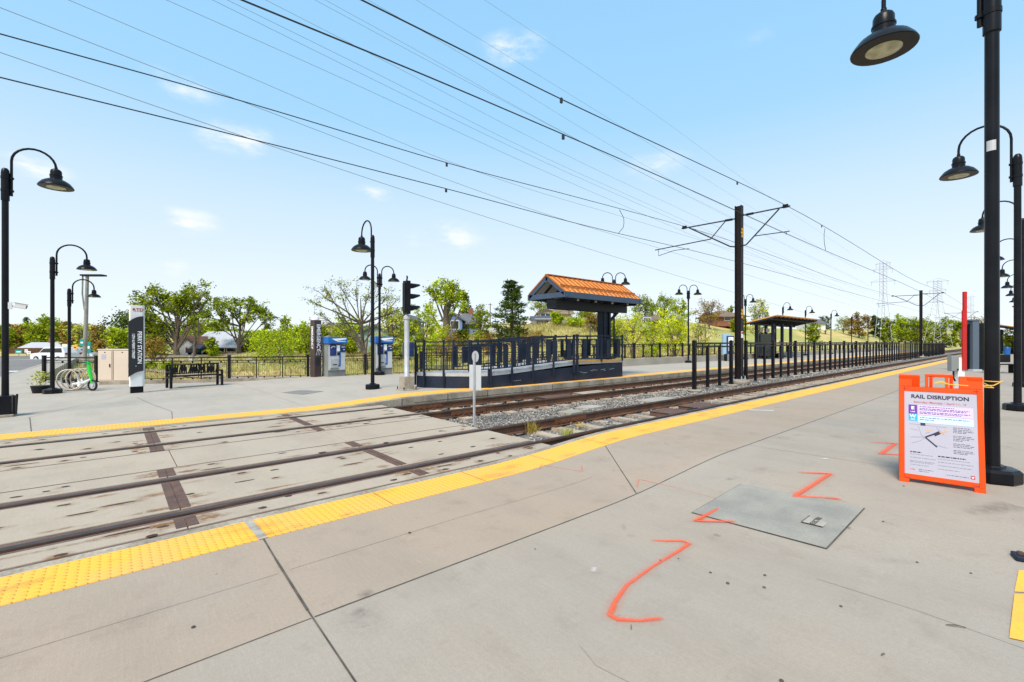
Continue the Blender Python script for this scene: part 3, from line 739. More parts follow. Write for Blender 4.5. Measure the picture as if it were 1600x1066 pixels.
# ------------------------------------------------------------------ lamps
def arc_pts(P, s, r, rise=.2):
    """gooseneck in local xz plane: side s of the pole, reach r; starts at the pole clamp"""
    x0 = s * .1
    r0 = r
    pts = [(x0, 0, P - .62), (x0, 0, P - .1), (x0, 0, P + rise)]
    q = (r - .1) / 2
    for k in range(1, 13):
        a = math.pi * k / 12; pts.append((x0 + s * q * (1 - math.cos(a)), 0, P + rise + q * math.sin(a)))
    pts.append((s * r, 0, P + rise - .1)); return pts
def lamp_head(t, x, z, sc=1.0):
    """bell shade hanging at x; z is the rim height"""
    b = MB()
    pr = [(.3, 0), (.305, .012), (.285, .05), (.235, .115), (.17, .16), (.115, .185), (.105, .19), (.105, .25), (.112, .255), (.112, .275), (.1, .28), (.098, .36), (.085, .39), (.06, .41), (.03, .415), (.028, .46)]
    inner = [(.3, 0), (.27, .02), (.17, .03)]
    b.lathe([(r * sc, h_ * sc) for r, h_ in pr], 28, (x, 0, z))
    o = b.build('lamp_shade', M['black'], t, smooth=35)
    b = MB(); b.lathe([(.292 * sc, .004 * sc), (.25 * sc, .03 * sc), (.17 * sc, .045 * sc)], 28, (x, 0, z)); b.build('shade_lining', M['signblack'], o, smooth=40)
    b = MB(); b.lathe([(.0, -.03 * sc), (.09 * sc, -.024 * sc), (.165 * sc, -.004 * sc), (.178 * sc, .03 * sc)], 24, (x, 0, z)); b.build('lens', M['lens'], o, smooth=50)
def lamp(label, loc, P, rz, sides=(1,), r=.9, pr=.058, sc=1.0, base='round', group=None, rim=-.22, rise=.2, detail=True):
    t = thing('street_lamp', label, 'street lamp', loc, rz, group or 'gooseneck station lamps')
    b = MB(); b.lathe([(pr * 1.25, .12), (pr * 1.08, .2), (pr, .9), (pr * .96, P - .75), (pr * 1.2, P - .74), (pr * 1.2, P - .1), (pr * 1.05, P - .02), (pr * .6, P + .02), (0, P + .025)], 16); po = b.build('pole', M['black'], t, smooth=40)
    b = MB()
    if base == 'round': b.lathe([(.24, 0), (.25, .02), (.25, .13), (.22, .16), (.12, .17), (.11, .19)], 8)
    b.build('base', M['black'], t, smooth=20)
    for s in sides:
        b = MB(); b.tube(arc_pts(P, s, r, rise), .026, 8)
        ar = b.build('arm', M['black'], t, smooth=60)
        for zz in (P - .2, P - .5):
            b = MB(); b.bar((0, 0, zz), (s * .125, 0, zz), .06, .035); b.lathe([(.045, -.022), (.045, .022)], 10, (s * .1, 0, zz)); b.lathe([(pr * 1.3, -.03), (pr * 1.3, .03)], 14, (0, 0, zz)); b.build('clamp', M['black'], ar, smooth=30)
        lamp_head(t, s * r, P + rim + (rise - .2), sc)
    return t
YP = R(90)
lamp('large black gooseneck lamp in the foreground right of the orange board', (7.77, .308, .12), 6.0, YP, r=1.0, pr=.066, rim=-.46, sc=1.2)
lamp('second black gooseneck lamp on the near platform, right behind the foreground lamp', (16.1, .22, .12), 6.05, YP, r=1.0, pr=.066, rim=-.45, rise=.42, sc=1.2)
for k, X in enumerate((24.6, 33.2, 42, 51, 60, 70, 80)):
    lamp('black gooseneck lamp in the row far along the near platform, %s from the foreground' % ('third', 'fourth', 'fifth', 'sixth', 'seventh', 'eighth', 'ninth')[k], (X, .22, .12), 6.05 if k == 0 else 5.95, YP, r=1.0, rise=.3, sc=1.15, rim=-.35)
lamp('tall black gooseneck lamp at the left edge with a camera on its pole', (-1.92, 15.95, 0), 5.82, 0, r=.85, pr=.062, base='box', rim=-.27, rise=.22, sc=1.1)
lamp('middle black gooseneck lamp of the left row, just left of the bike rack', (-1.55, 21.78, 0), 4.6, 0, r=.85, sc=.9, rise=.1, rim=-.24)
lamp('farthest black gooseneck lamp of the left row, rising behind the bike rack', (-1.42, 27.1, 0), 4.0, 0, r=.78, sc=.78, rise=.1, rim=-.2)
lamp('single black gooseneck lamp between the ticket machines and the signal', (6.64, 14.79, z2(6.64)), 5.22, YP, r=.9, pr=.06, sc=1.18, rim=-.38)
lamp('double black lamp behind the single lamp by the right ticket machine', (9.6, 20.6, .15), 4.85, R(-12), (1, -1), r=.68, sc=.92, rise=.1)
dl = ['double black lamp half hidden behind the orange canopy roof', 'double black lamp standing by the low wall right of the canopy', 'double black lamp mostly hidden behind the catenary pole']
for lab, X in zip(dl, (23.4, 32.7, 43.1)): lamp(lab, (X, 17.1, .15), 5.45, R(-38), (1, -1), r=.72, sc=.98, rise=.12)
for k, X in enumerate((52.5, 59.7, 69.8, 80, 90, 98.5, 107)):
    lamp('far black gooseneck lamp along the far platform, %s beyond the catenary pole' % ('first', 'second', 'third', 'fourth', 'fifth', 'sixth', 'seventh')[k], (X, 17.1, .15), 5.2, R(-38), (1,), r=.8, rise=.12, rim=-.24)
# box round the foot of the left lamp, camera on its pole, small gear beside it
t = thing('equipment_box', 'black steel box round the foot of the left edge lamp', 'equipment box', (-2.0, 15.85, 0))
MB().box((0, 0, .26), (.42, .42, .46)).build('body', M['black'], t, bevel=.015); MB().box((0, 0, .03), (.5, .5, .06)).build('base', M['edge'], t, bevel=.01)
MB().box((.25, -.1, .27), (.05, .1, .44)).tube([(.25, .12, .02), (.27, .12, .5)], .02, 6).build('conduit', M['iron'], t)
t = thing('security_camera', 'white security camera bracketed to the left edge lamp pole', 'camera', (-1.86, 15.93, 2.6))
MB().box((.19, -.02, 0), (.2, .1, .11), M=Matrix.Rotation(R(12), 3, 'Y')).box((.195, -.02, .065), (.25, .13, .018), M=Matrix.Rotation(R(12), 3, 'Y')).build('housing', M['white'], t, bevel=.01)
MB().bar((0, 0, 0), (.14, -.01, -.02), .05, .05).box((.02, 0, 0), (.06, .1, .16)).build('bracket', M['white'], t)
MB().tube([(.28, -.02, -.02), (.3, -.02, -.026)], .04, 10).build('lens', M['glass'], t)
# grey tape on the foreground pole
b = MB(); an_ = [1.0 + .25 * k for k in range(6)]
for q0, q1 in zip(an_, an_[1:]):
    P4 = [(7.77 - .0672 * math.cos(q), .308 - .0672 * math.sin(q) * -1, z) for q, z in ((q0, 3.98), (q1, 3.98), (q1, 4.1), (q0, 4.1))]
    P4 = [(7.77 - .0672 * math.sin(q), .308 - .0672 * math.cos(q), z) for q, z in ((q0, 3.98), (q1, 3.98), (q1, 4.1), (q0, 4.1))]; b.poly(P4)
tag(b.build('tape', M['galv']), 'silver tape stuck on the foreground lamp pole', 'tape')

# ------------------------------------------------------------------ catenary
def cat_pole(X, Y, label, detail=True, swap=False):
    t = thing('catenary_pole', label, 'catenary pole', (X, Y, -.18), 0, 'catenary poles between the tracks')
    Hh = 7.96; w, d, th = .27, .26, .022
    b = MB(); b.box((0, -d / 2, Hh / 2 + .2), (w, th, Hh)); b.box((0, d / 2, Hh / 2 + .2), (w, th, Hh)); b.box((0, 0, Hh / 2 + .2), (.02, d, Hh)); b.build('h_beam', mcat, t)
    b = MB(); b.lathe([(.45, 0), (.47, .05), (.46, .14), (.42, .17)], 18); b.build('footing', M['edge'], t, smooth=30)
    b = MB(); b.box((0, 0, .19), (.5, .5, .03))
    for sx in (-1, 1):
        for sy in (-1, 1): b.tube([(sx * .19, sy * .19, .2), (sx * .19, sy * .19, .36)], .022, 6); b.lathe([(.04, 0), (.04, .04)], 6, (sx * .19, sy * .19, .215))
    b.build('base_plate', M['galv'], t)
    def arm(pts, r, name='cantilever_tube', m='wire'):
        return MB().tube(pts, r, 6).build(name, M[m], t, smooth=50)
    zt, zb = 8.3 - 0, 6.0
    # near side cantilever (towards the near track)
    arm([(0, -.15, 7.69), (0, -2.1, 7.69)], .032)
    arm([(0, -.15, 6.31), (0, -.32, 6.33), (0, -1.68, 7.66)], .032)
    arm([(0, -.68, 6.66), (0, -2.08, 6.62)], .02, 'steady_arm'); arm([(0, -1.95, 6.62), (0, -1.95, 6.5)], .015, 'contact_clip')
    MB().box((0, -1.92, 7.72), (.1, .2, .14)).build('insulator', M['iron'], t); MB().tube([(0, -.3, 7.69), (0, -.62, 7.69)], .055, 8).build('insulator', M['iron'], t)
    # far side cantilever
    arm([(0, .15, 7.6), (0, 2.8, 7.64)], .032)
    arm([(0, .15, 6.3), (0, .4, 6.36), (0, 2.4, 7.6)], .032)
    arm([(0, 1.3, 6.88), (0, .62, 7.58)], .026); arm([(0, 1.3, 6.86), (0, 4.3, 6.78)], .026)
    arm([(0, 4.1, 6.78), (0, 4.1, 6.45), (0, 3.2, 6.6), (0, 2.4, 6.57)], .016, 'steady_arm')
    MB().box((0, 2.65, 7.67), (.1, .2, .14)).build('insulator', M['iron'], t); MB().tube([(0, .3, 7.6), (0, .62, 7.61)], .055, 8).build('insulator', M['iron'], t)
    b = MB()
    for zz in (6.75, 3.05):
        for dz in (0, .15, .3): b.tube([(-.01, -.142, zz + dz), (-.01, -.147, zz + dz)], .07, 10)
        b.tube([(-.075, -.142, zz + .15), (-.075, -.146, zz + .15)], .05, 8)
    b.build('number_plate', M['yellow'], t)
    b = MB(); b.box((-.02, -.15, 2.25), (.2, .01, .3)); o = b.build('warning_notice', M['letter'], t)
    b = MB(); b.box((-.02, -.157, 2.33), (.17, .004, .09)); b.build('red_panel', M['red'], o)
    return t
mcat = mat('weathered_steel_pole', (.01, .008, .0095), .5, spec=.2, c2=(.018, .012, .012), scale=1.5, fine=.2, fscale=8)
CX_, CY_ = 21.6, 8.85
cat_pole(CX_, CY_, 'tall dark catenary pole rising from the fence near the crossing')
cat_pole(73.7, CY_, 'farther dark catenary pole beyond the end of the fence run')
cat_pole(126, CY_, 'most distant dark catenary pole, beside the grey lattice pylon')
def pt_y(u, v, Y):
    X, d = on_y(u, Y); return Vector((X, Y, H + d * (534 - v) / F))
def wire(label, pts, r, m, cat='wire', group=None, sub=10):
    # smooth through the points: cubic in x, so that the wire never doubles back
    P = [Vector(p) for p in pts]; out = []
    sl_ = [(q - p) / (q.x - p.x) for p, q in zip(P, P[1:])]
    tn = [sl_[0]] + [(sl_[i] * (P[i + 2].x - P[i + 1].x) + sl_[i + 1] * (P[i + 1].x - P[i].x)) / (P[i + 2].x - P[i].x) for i in range(len(sl_) - 1)] + [sl_[-1]]
    for i in range(len(P) - 1):
        h_ = P[i + 1].x - P[i].x
        for k in range(sub):
            t = k / sub; t2, t3 = t * t, t * t * t
            out.append(P[i] * (2 * t3 - 3 * t2 + 1) + tn[i] * h_ * (t3 - 2 * t2 + t) + P[i + 1] * (-2 * t3 + 3 * t2) + tn[i + 1] * h_ * (t3 - t2))
    out.append(P[-1])
    return tag(MB().tube(out, r, 5).build('overhead_wire', M[m], smooth=60), label, cat, group)
G1 = 'catenary wires over the tracks'
def run(us, Y0, Y1, far):
    # Y varies linearly along the run between first and last sample
    pts = []
    for i, (u, v) in enumerate(us): pts.append(pt_y(u, v, Y0 + (Y1 - Y0) * i / (len(us) - 1)))
    return pts + far
def ext(p, q, X):   # extend backwards past the frame edge
    t = (X - p.x) / (q.x - p.x); return p + (q - p) * t
ya = CY_ - 1.95
a_ = run([(565, 0), (877, 155), (1050, 236), (1224, 319)], 6.3, ya, [Vector((47, 6.4, 6.8)), Vector((73.7, ya, 7.54)), Vector((100, 6.4, 6.9)), Vector((126, ya, 7.54)), Vector((260, 6.4, 7.4))])
wire('thick messenger wire highest over the near track, on the right arm of the pole', [ext(a_[0], a_[1], -14)] + a_, .0125, 'wire', group=G1)
yb = CY_ - 1.95
b_ = run([(378, 0), (650, 112), (880, 210), (1050, 284), (1226, 364)], 6.5, yb, [Vector((47, 6.5, 6.2)), Vector((73.7, yb, 6.34)), Vector((100, 6.4, 6.2)), Vector((126, yb, 6.34)), Vector((260, 6.4, 6.4))])
wire('thick contact wire over the near track passing behind the catenary pole', [ext(b_[0], b_[1], -14)] + b_, .0125, 'wire', group=G1)
yc = CY_ + 2.65
c_ = run([(0, 53), (350, 150), (700, 255), (900, 308), (1070, 354)], 10.7, yc, [Vector((47, 10.6, 6.9)), Vector((73.7, yc, 7.5)), Vector((126, yc, 7.5)), Vector((260, 10.6, 7.4))])
wire('upper of the two wires over the far track, crossing the left sky', [ext(c_[0], c_[1], -14)] + c_, .0115, 'wire', group=G1)
yd = CY_ + 2.45
d_ = run([(0, 121), (350, 207), (697, 295), (900, 349), (1075, 390)], 10.6, yd, [Vector((47, 10.6, 6.1)), Vector((73.7, yd, 6.39)), Vector((126, yd, 6.39)), Vector((260, 10.6, 6.3))])
wire('lower of the two wires over the far track, lowest wire at the left edge', [ext(d_[0], d_[1], -14)] + d_, .0115, 'wire', group=G1)
# droppers and jumper loops
def drop(label, p, q, bow=0):
    p, q = Vector(p), Vector(q); m_ = (p + q) / 2 + Vector((bow, 0, 0)); 
    tag(MB().tube([p, p.lerp(m_, .6) + Vector((bow * .3, 0, 0)), m_, q.lerp(m_, .6) + Vector((bow * .3, 0, 0)), q], .012, 5).build('jumper_cable', M['wire']), label, 'cable', 'jumper loops between catenary wires')
drop('jumper loop joining the two far track wires left of the catenary pole', pt_y(968, 328, 11.3), pt_y(966, 365, 10.7), .35)
drop('jumper loop joining the two near track wires right of the catenary pole', pt_y(1289, 357, 6.8), pt_y(1290, 391, 6.8), -.2)
for (u, v, Y, w_) in ((877, 155, 6.25, 'on the topmost near messenger wire'), (880, 212, 6.45, 'on the near contact wire below it'), (698, 256, 11.1, 'on the upper far track wire'), (697, 296, 10.6, 'on the lower far track wire'), (1152, 285, 6.65, 'on the near messenger wire left of the pole top'), (1284, 353, 6.8, 'on the near messenger right of the pole')):
    p = pt_y(u, v, Y); tag(MB().box(p - Vector((0, 0, .03)), (.05, .04, .1)).build('wire_clamp', M['wire']), 'small dark clamp ' + w_, 'clamp')
# power lines to the pylons
TL = [('lowest at the left edge', [(0, 12), (400, 167), (800, 317), (1020, 385)], 22), ('second lowest at the left edge', [(0, 82), (400, 220), (800, 352), (936, 394)], 20),
      ('starting nearest the top left corner', [(107, 0), (370, 112), (700, 252), (800, 287), (960, 335)], 26), ('second from the left along the top edge', [(260, 0), (500, 107), (800, 245), (1024, 343)], 27),
      ('left of a close pair at the top edge', [(332, 0), (560, 113), (800, 230), (1000, 320)], 28), ('right of a close pair at the top edge', [(355, 0), (560, 101), (800, 222), (1010, 318)], 29),
      ('just right of the thick far contact wire at the top edge', [(415, 0), (600, 95), (800, 200), (1080, 335)], 30), ('left of the pair merging with the near contact wire', [(492, 0), (650, 85), (800, 165), (1120, 330)], 31),
      ('right of the pair merging with the near contact wire', [(508, 0), (655, 81), (800, 163), (1140, 338)], 32), ('beside the thick messenger wire at the top edge', [(575, 0), (700, 72), (910, 201), (1080, 298), (1160, 335)], 33),
      ('second from the right along the top edge', [(650, 0), (800, 92), (962, 192), (1159, 315)], 34), ('farthest right along the top edge', [(757, 0), (880, 81), (962, 136), (1185, 297)], 35)]
for lab, us, Y in TL:
    pts = [pt_y(u, v, Y) for u, v in us]
    k = min(1400, 0) 
    e = pts[-1]; dirv = (pts[-1] - pts[-2]); s_ = (165 - e.x) / dirv.x
    end = Vector((165, Y, e.z + dirv.z * s_ * .75))
    wire('thin high power line ' + lab, [ext(pts[0], pts[1], min(-20, pts[0].x - 20))] + pts + [end], .011, 'wirethin', 'power line', 'thin power lines across the sky')

# ------------------------------------------------------------------ fence between the tracks
t = thing('fence', 'long black picket fence between the two tracks, its posts running to the right', 'fence', (0, CY_, -.2))
xs_ = [17.4, 18.53, 19.63, 20.77] + [22.36 + 1.135 * k for k in range(66)]
for i, x in enumerate(xs_):
    main = i in (0, 3) or (i > 3 and (i - 4) % 3 == 0)
    b = MB()
    if main:
        b.box((x, 0, .98), (.13, .13, 1.96)); b.box((x, 0, 1.965), (.15, .15, .03)); b.box((x, 0, 1.99), (.1, .1, .03)); b.box((x, 0, .015), (.2, .2, .03))
        b.build('post', M['black'], t)
    else:
        b.box((x, 0, .92), (.11, .1, 1.72)); b.build('picket', M['black'], t)
for a, c_ in ((17.4, 20.77), (22.36, xs_[-1])):
    for zz in (1.88, 1.74): MB().bb(a, c_, -.03, .03, zz - .034, zz + .034).build('rail', M['black'], t)
for i, x in enumerate(xs_[:40]):
    if i in (0, 3) or (i > 3 and (i - 4) % 3 == 0): tag(MB().lathe([(.26, -.03), (.27, .01), (.24, .04), (.16, .05)], 12, (x, CY_, -.2)).build('post_footing', M['edge'], smooth=30), 'pale concrete footing under a post of the fence between the tracks', 'footing', 'footings of the fence between the tracks')

# ------------------------------------------------------------------ back railings
def railing(label, path, zb, height, bay, style='panel', zbf=None):
    """path: list of (x,y); one thing with posts, rails and panels"""
    t = thing('railing', label, 'railing', (path[0][0], path[0][1], zb)); O = Vector((path[0][0], path[0][1], 0))
    first = True
    for (a, c_) in zip(path, path[1:]):
        a, c_ = Vector((*a, 0)) - O, Vector((*c_, 0)) - O; L = (c_ - a).length; n_ = max(1, round(L / bay)); d = (c_ - a) / n_; dn = d.normalized(); an = math.atan2(d.y, d.x)
        for i in range(n_ + 1):
            if i == 0 and not first: continue
            p = a + d * i
            MB().box((p.x, p.y, height / 2 + .02), (.11, .11, height + .04), rz=an).box((p.x, p.y, height + .05), (.13, .13, .03), rz=an).build('post', M['iron'], t)
        first = False
        rb = MB()
        for zz, w in ((height - .03, .05), (height - .17, .03), (.08, .035)): rb.bar(a + Vector((0, 0, zz)), c_ + Vector((0, 0, zz)), w, w)
        rb.build('rail', M['iron'], t)
        for i in range(n_):
            p = a + d * i; L1 = d.length; b = MB()
            if style == 'panel':
                k = 2 if L1 < 3 else 3
                for j in range(k):
                    q0, q1 = L1 * j / k, L1 * (j + 1) / k
                    f0, f1 = p + dn * (q0 + .1), p + dn * (q1 - .1); z0, z1_ = .17, height - .26
                    for (u_, v_) in (((f0, z0), (f1, z0)), ((f1, z0), (f1, z1_)), ((f1, z1_), (f0, z1_)), ((f0, z1_), (f0, z0))):
                        b.bar(u_[0] + Vector((0, 0, u_[1])), v_[0] + Vector((0, 0, v_[1])), .022, .022)
                    for s in (.25, .75):
                        w_ = f0.lerp(f1, s); b.box((w_.x, w_.y, .125), (.05, .05, .09), rz=an); b.box((w_.x, w_.y, height - .215), (.05, .05, .09), rz=an)
                    if j: w_ = p + dn * q0; b.box((w_.x, w_.y, (height) / 2), (.04, .04, height - .06), rz=an)
                    m_ = MB()
                    for s in range(1, 12):
                        w_ = f0.lerp(f1, s / 12); b.bar(w_ + Vector((0, 0, z0)), w_ + Vector((0, 0, z1_)), .006, .006)
            else:
                for j in (1, 2):
                    w_ = p + dn * L1 * j / 3; b.box((w_.x, w_.y, height / 2), (.16, .03, height - .14), rz=an)
                for j in range(12):
                    w_ = p + dn * L1 * (j + .5) / 12; b.box((w_.x, w_.y, height - .1), (.025, .025, .12), rz=an); b.box((w_.x, w_.y, .13), (.025, .025, .1), rz=an)
            b.build('panel', M['iron'], t)
    return t
railing('black panel railing left of the beige cabinets, by the bike rack', [(-2.3, 28.7), (-.55, 26.6)], 0, 1.08, 2.5)
railing('black panel railing behind the bench and the two ticket machines', [(.9, 24.4), (6.74, 21.95), (11.6, 20.55)], .03, 1.06, 3.1)
railing('black panel railing behind the ramp and its canopy', [(11.8, 20.5), (19.4, 17.55)], .14, 1.06, 2.7)
tag(MB().bb(19.6, 118, 17.3, 17.5, -.5, .62).build('low_wall', M['wallc'], bevel=.01), 'low grey concrete wall along the back of the far platform', 'wall')
b = MB(); 
railing('black railing with wide flat bars on top of the low grey wall', [(19.7, 17.4), (118, 17.4)], .62, .98, 3.2, 'flat')
tag(MB().bar((-.4, 24.95, .04), (.9, 24.35, .04), .2, .2).bar((.9, 24.3, .04), (6.74, 21.85, .04), .22, .2).bar((6.74, 21.85, .06), (11.8, 20.42, .06), .22, .2).build('kerb', M['edge']), kind='structure')

# ------------------------------------------------------------------ ramp with canopy
t = thing('boarding_ramp', 'dark navy boarding ramp with railings and rounded end on the far platform', 'ramp', (0, 0, 0))
Y0, Y1 = 12.32, 14.3
foot = [(17.5, Y0), (9.75, Y0), (9.2, 12.62), (8.55, 13.3), (8.12, 13.85), (8.05, 14.3), (17.5, Y1)]
def deck(x, y): return .68 + .26 * ss(9.3, 15.2, x)
b = MB(); b.prism(foot, -.2, lambda x, y: deck(x, y) - .12)
b.build('side_wall', M['navy'], t)
b = MB(); inner = [(14.2, Y0 + .0), (9.75, Y0), (9.2, 12.62), (8.55, 13.3), (8.12, 13.85), (8.05, 14.3), (14.2, Y1)]
fo = [(x, y) for x, y in inner]
xsd = [14.2 - .5 * k for k in range(9)]
front = [(x, Y0) for x in xsd if x > 9.8] + [(9.75, Y0), (9.2, 12.62), (8.55, 13.3), (8.12, 13.85), (8.05, 14.3)]
for (p, q) in zip(front, front[1:]):
    d = Vector((q[0] - p[0], q[1] - p[1], 0)).normalized(); nn = Vector((d.y, -d.x, 0)) * -.012
    b.poly([(p[0] + nn.x, p[1] + nn.y, deck(*p) - .12), (q[0] + nn.x, q[1] + nn.y, deck(*q) - .12), (q[0] + nn.x, q[1] + nn.y, deck(*q)), (p[0] + nn.x, p[1] + nn.y, deck(*p))])
    b.poly([(p[0] + nn.x, p[1] + nn.y, deck(*p)), (q[0] + nn.x, q[1] + nn.y, deck(*q)), (q[0], Y1, deck(*q)), (p[0], Y1, deck(*p))])
b.build('deck', M['galv'], t)
b = MB(); b.bb(14.2, 17.5, Y0 - .012, Y1, .81, .94); b.build('landing', M['conc_grey'], t)
b = MB(); b.bb(14.22, 17.5, Y0 - .014, Y0 + .5, .9, .945); b.build('tactile_edge', M['tact'], t)
b = MB()   # cover strips and seams on the side wall
for x in (9.75, 14.2): MB().bb(x - .06, x + .06, Y0 - .03, Y0 + .02, .05, .8).build('wall_trim', M['navydark'], t)
b = MB(); 
for k in range(5): b.bar((10.8 + k * .09, Y0 - .004, .33 + .002 * k), (10.86 + k * .09, Y0 - .004, .335), .004, .012)
for (x, z) in ((15.2, .52), (15.35, .55), (15.9, .53), (16.1, .5), (16.5, .52), (14.7, .45), (14.5, .5)): b.bar((x, Y0 - .004, z), (x + rnd.uniform(.1, .35), Y0 - .004, z + rnd.uniform(-.03, .04)), .004, .012)
b.build('scratch', M['galv'], t)
def ramp_rail(path, name='guard_rail', cap=None):
    """navy guard rail: posts hung outside the deck, twin top rails, mixed pickets and wide flat bars"""
    pr_ = MB(); posts = []
    for i, (p, q) in enumerate(zip(path, path[1:])):
        a, c_ = Vector((*p, deck(*p))), Vector((*q, deck(*q)))
        for zz, w in ((1.06, .045), (.92, .035), (.12, .035)): pr_.bar(a + Vector((0, 0, zz)), c_ + Vector((0, 0, zz)), w, w)
    pr_.build(name, M['navy'], t)
def infill(p, q, kind):
    a, c_ = Vector((*p, deck(*p))), Vector((*q, deck(*q))); L = (c_ - a).length; an = math.atan2(q[1] - p[1], q[0] - p[0]); b = MB()
    n_ = max(2, round(L / .19))
    for k in range(n_):
        w_ = a.lerp(c_, (k + .5) / n_)
        if kind == 'wide' and k % 4 in (1,):
            b.box((w_.x, w_.y, w_.z + .52), (.2, .03, .82), rz=an)
        elif kind == 'wide':
            b.box((w_.x, w_.y, w_.z + .89), (.025, .025, .08), rz=an); b.box((w_.x, w_.y, w_.z + .17), (.025, .025, .1), rz=an)
        else:
            b.box((w_.x, w_.y, w_.z + .5), (.022, .022, .74), rz=an)
    m_ = a.lerp(c_, .5)
    for zz in (.8, .24): b.bar(a + Vector((0, 0, zz)), c_ + Vector((0, 0, zz)), .018, .018)
    b.build('picket_panel', M['navy'], t)
def rpost(p, drop_=.42, w=.06):
    z = deck(*p); MB().box((p[0], p[1], z + (1.1 - drop_) / 2), (w, w, 1.1 + drop_)).box((p[0], p[1], z + 1.11), (w * 1.3, w * 1.3, .03)).build('post', M['navy'], t)
e = .05
fr = [(17.42, Y0 - e), (15.9, Y0 - e), (14.3, Y0 - e), (14.1, Y0 - e), (12.9, Y0 - e), (11.8, Y0 - e), (10.75, Y0 - e), (9.78, Y0 - e), (9.16, 12.58), (8.5, 13.26), (8.07, 13.82), (8.0, 14.3)]
ramp_rail(fr)
for i, p in enumerate(fr):
    rpost(p, .45 if i not in (0, 1) else .05, .075 if i in (2, 3) else .055)
for i, (p, q) in enumerate(zip(fr, fr[1:])):
    if (p[0] - q[0]) > .4: infill(p, q, 'wide' if i < 7 else 'thin')
    elif i > 6: infill(p, q, 'thin')
bk = [(17.42, Y1), (15.9, Y1), (14.3, Y1), (12.9, Y1), (11.8, Y1), (10.75, Y1), (9.6, Y1)]
ramp_rail(bk)
for p in bk: rpost(p, .1)
for p, q in zip(bk, bk[1:]): infill(p, q, 'wide')
ramp_rail([(17.42, Y0), (17.42, Y1)]); infill((17.42, Y0), (17.42, Y1), 'wide')
mid = [(9.6, 13.3), (11, 13.3), (12.6, 13.3), (14.1, 13.3)]
ramp_rail(mid, 'middle_rail')
for p in mid: rpost(p, .05)
for p, q in zip(mid, mid[1:]): infill(p, q, 'wide')
for (x, w) in ((10.2, .5), (14.9, .42)): MB().box((x, Y1 - .06, deck(x, 0) + .55), (w, .04, .62)).build('notice_back', M['navy'], t)
# canopy
t = thing('canopy', 'navy cantilever canopy with orange gabled metal roof over the ramp landing', 'canopy', (17.0, 12.97, .94))
def L_(x, y, z): return (x - 17.0, y - 12.97, z - .94)
b = MB()
for s in (-1, 1): b.box((s * .19, 0, 1.35), (.12, .4, 2.7)); b.box((s * .27, 0, 1.35), (.02, .3, 2.7))
b.box((0, 0, 1.35), (.3, .26, 2.68)); b.box((0, 0, .06), (.62, .5, .12)); b.box((0, 0, 1.0), (.5, .44, .05)); b.box((0, 0, 2.2), (.5, .44, .05))
b.build('column', M['navy'], t, bevel=.008)
XA, XB, YA, YB, ZR, ZE = 13.2, 18.35, 11.95, 14.0, 4.45, 3.72; YC = 12.97
b = MB()   # roof sheets with standing seams
for s, ye in ((-1, YA), (1, YB)):
    q = [L_(XA, YC, ZR), L_(XB, YC, ZR), L_(XB, ye, ZE), L_(XA, ye, ZE)]; q2 = [(x, y, z - .03) for x, y, z in q]
    k = len(b.v); b.v += q + q2
    for f_ in ((0, 1, 2, 3), (4, 7, 6, 5), (0, 4, 5, 1), (1, 5, 6, 2), (2, 6, 7, 3), (3, 7, 4, 0)): b.face([k + i for i in f_])
o = b.build('roof', M['orange'], t)
b = MB(); n_ = 17
for k in range(n_ + 1):
    x = XA + (XB - XA) * k / n_
    for ye in (YA, YB): b.bar(L_(x, YC, ZR + .015), L_(x, ye, ZE + .015), .028, .05)
b.bar(L_(XA, YC, ZR + .03), L_(XB, YC, ZR + .03), .16, .03)
b.build('standing_seam', M['seam_shade'], o)
b = MB()
for s, ye in ((-1, YA), (1, YB)):
    yy, zz = YC + (ye - YC) * .72, ZR + (ZE - ZR) * .72
    b.bar(L_(XA + .05, yy, zz + .07), L_(XB, yy, zz + .07), .03, .05)
    for k in range(n_): x = XA + (XB - XA) * (k + .5) / n_; b.box(L_(x, yy + s * .04, zz + .03), (.05, .1, .06))
b.build('snow_guard', M['seam_shade'], o)
b = MB()   # fascia, gable trusses
for ye, s in ((YA, -1), (YB, 1)): b.bb(*[v for pr_ in zip(L_(XA - .04, ye - .03, ZE - .24), L_(XB + .04, ye + .03, ZE - .005)) for v in pr_])
b.build('fascia', M['navy2'], t, bevel=.006)
for x in (XA + .06, XB - .02):
    b = MB()
    b.bar(L_(x, YA - .06, ZE - .12), L_(x, YB + .06, ZE - .12), .09, .2)
    for ye in (YA, YB): b.bar(L_(x, YC, ZR - .12), L_(x, ye, ZE - .1), .09, .16)
    b.bar(L_(x, YC, ZR - .3), L_(x, YC, ZR - .1), .09, .1)
    b.build('gable_frame', M['navy2'], t)
b = MB()
for k in range(1, 8):
    x = XA + (XB - XA) * k / 8
    for ye in (YA, YB): b.bar(L_(x, YC, ZR - .1), L_(x, ye + (.1 if ye < YC else -.1), ZE - .09), .06, .1)
b.build('rafter', M['navydark'], t)
b = MB(); b.poly([L_(XA + .1, YA + .05, ZE - .1), L_(XB - .1, YA + .05, ZE - .1), L_(XB - .1, YC, ZR - .06), L_(XA + .1, YC, ZR - .06)]); b.poly([L_(XA + .1, YC, ZR - .061), L_(XB - .1, YC, ZR - .061), L_(XB - .1, YB - .05, ZE - .1), L_(XA + .1, YB - .05, ZE - .1)]); b.build('soffit', M['soffit'], t)
b = MB(); b.bb(*[v for pr_ in zip(L_(XA + .35, YC - .28, 3.1), L_(XB + .05, YC - .2, 3.48)) for v in pr_]); b.bb(*[v for pr_ in zip(L_(XA + .35, YC + .2, 3.1), L_(XB + .05, YC + .28, 3.48)) for v in pr_])
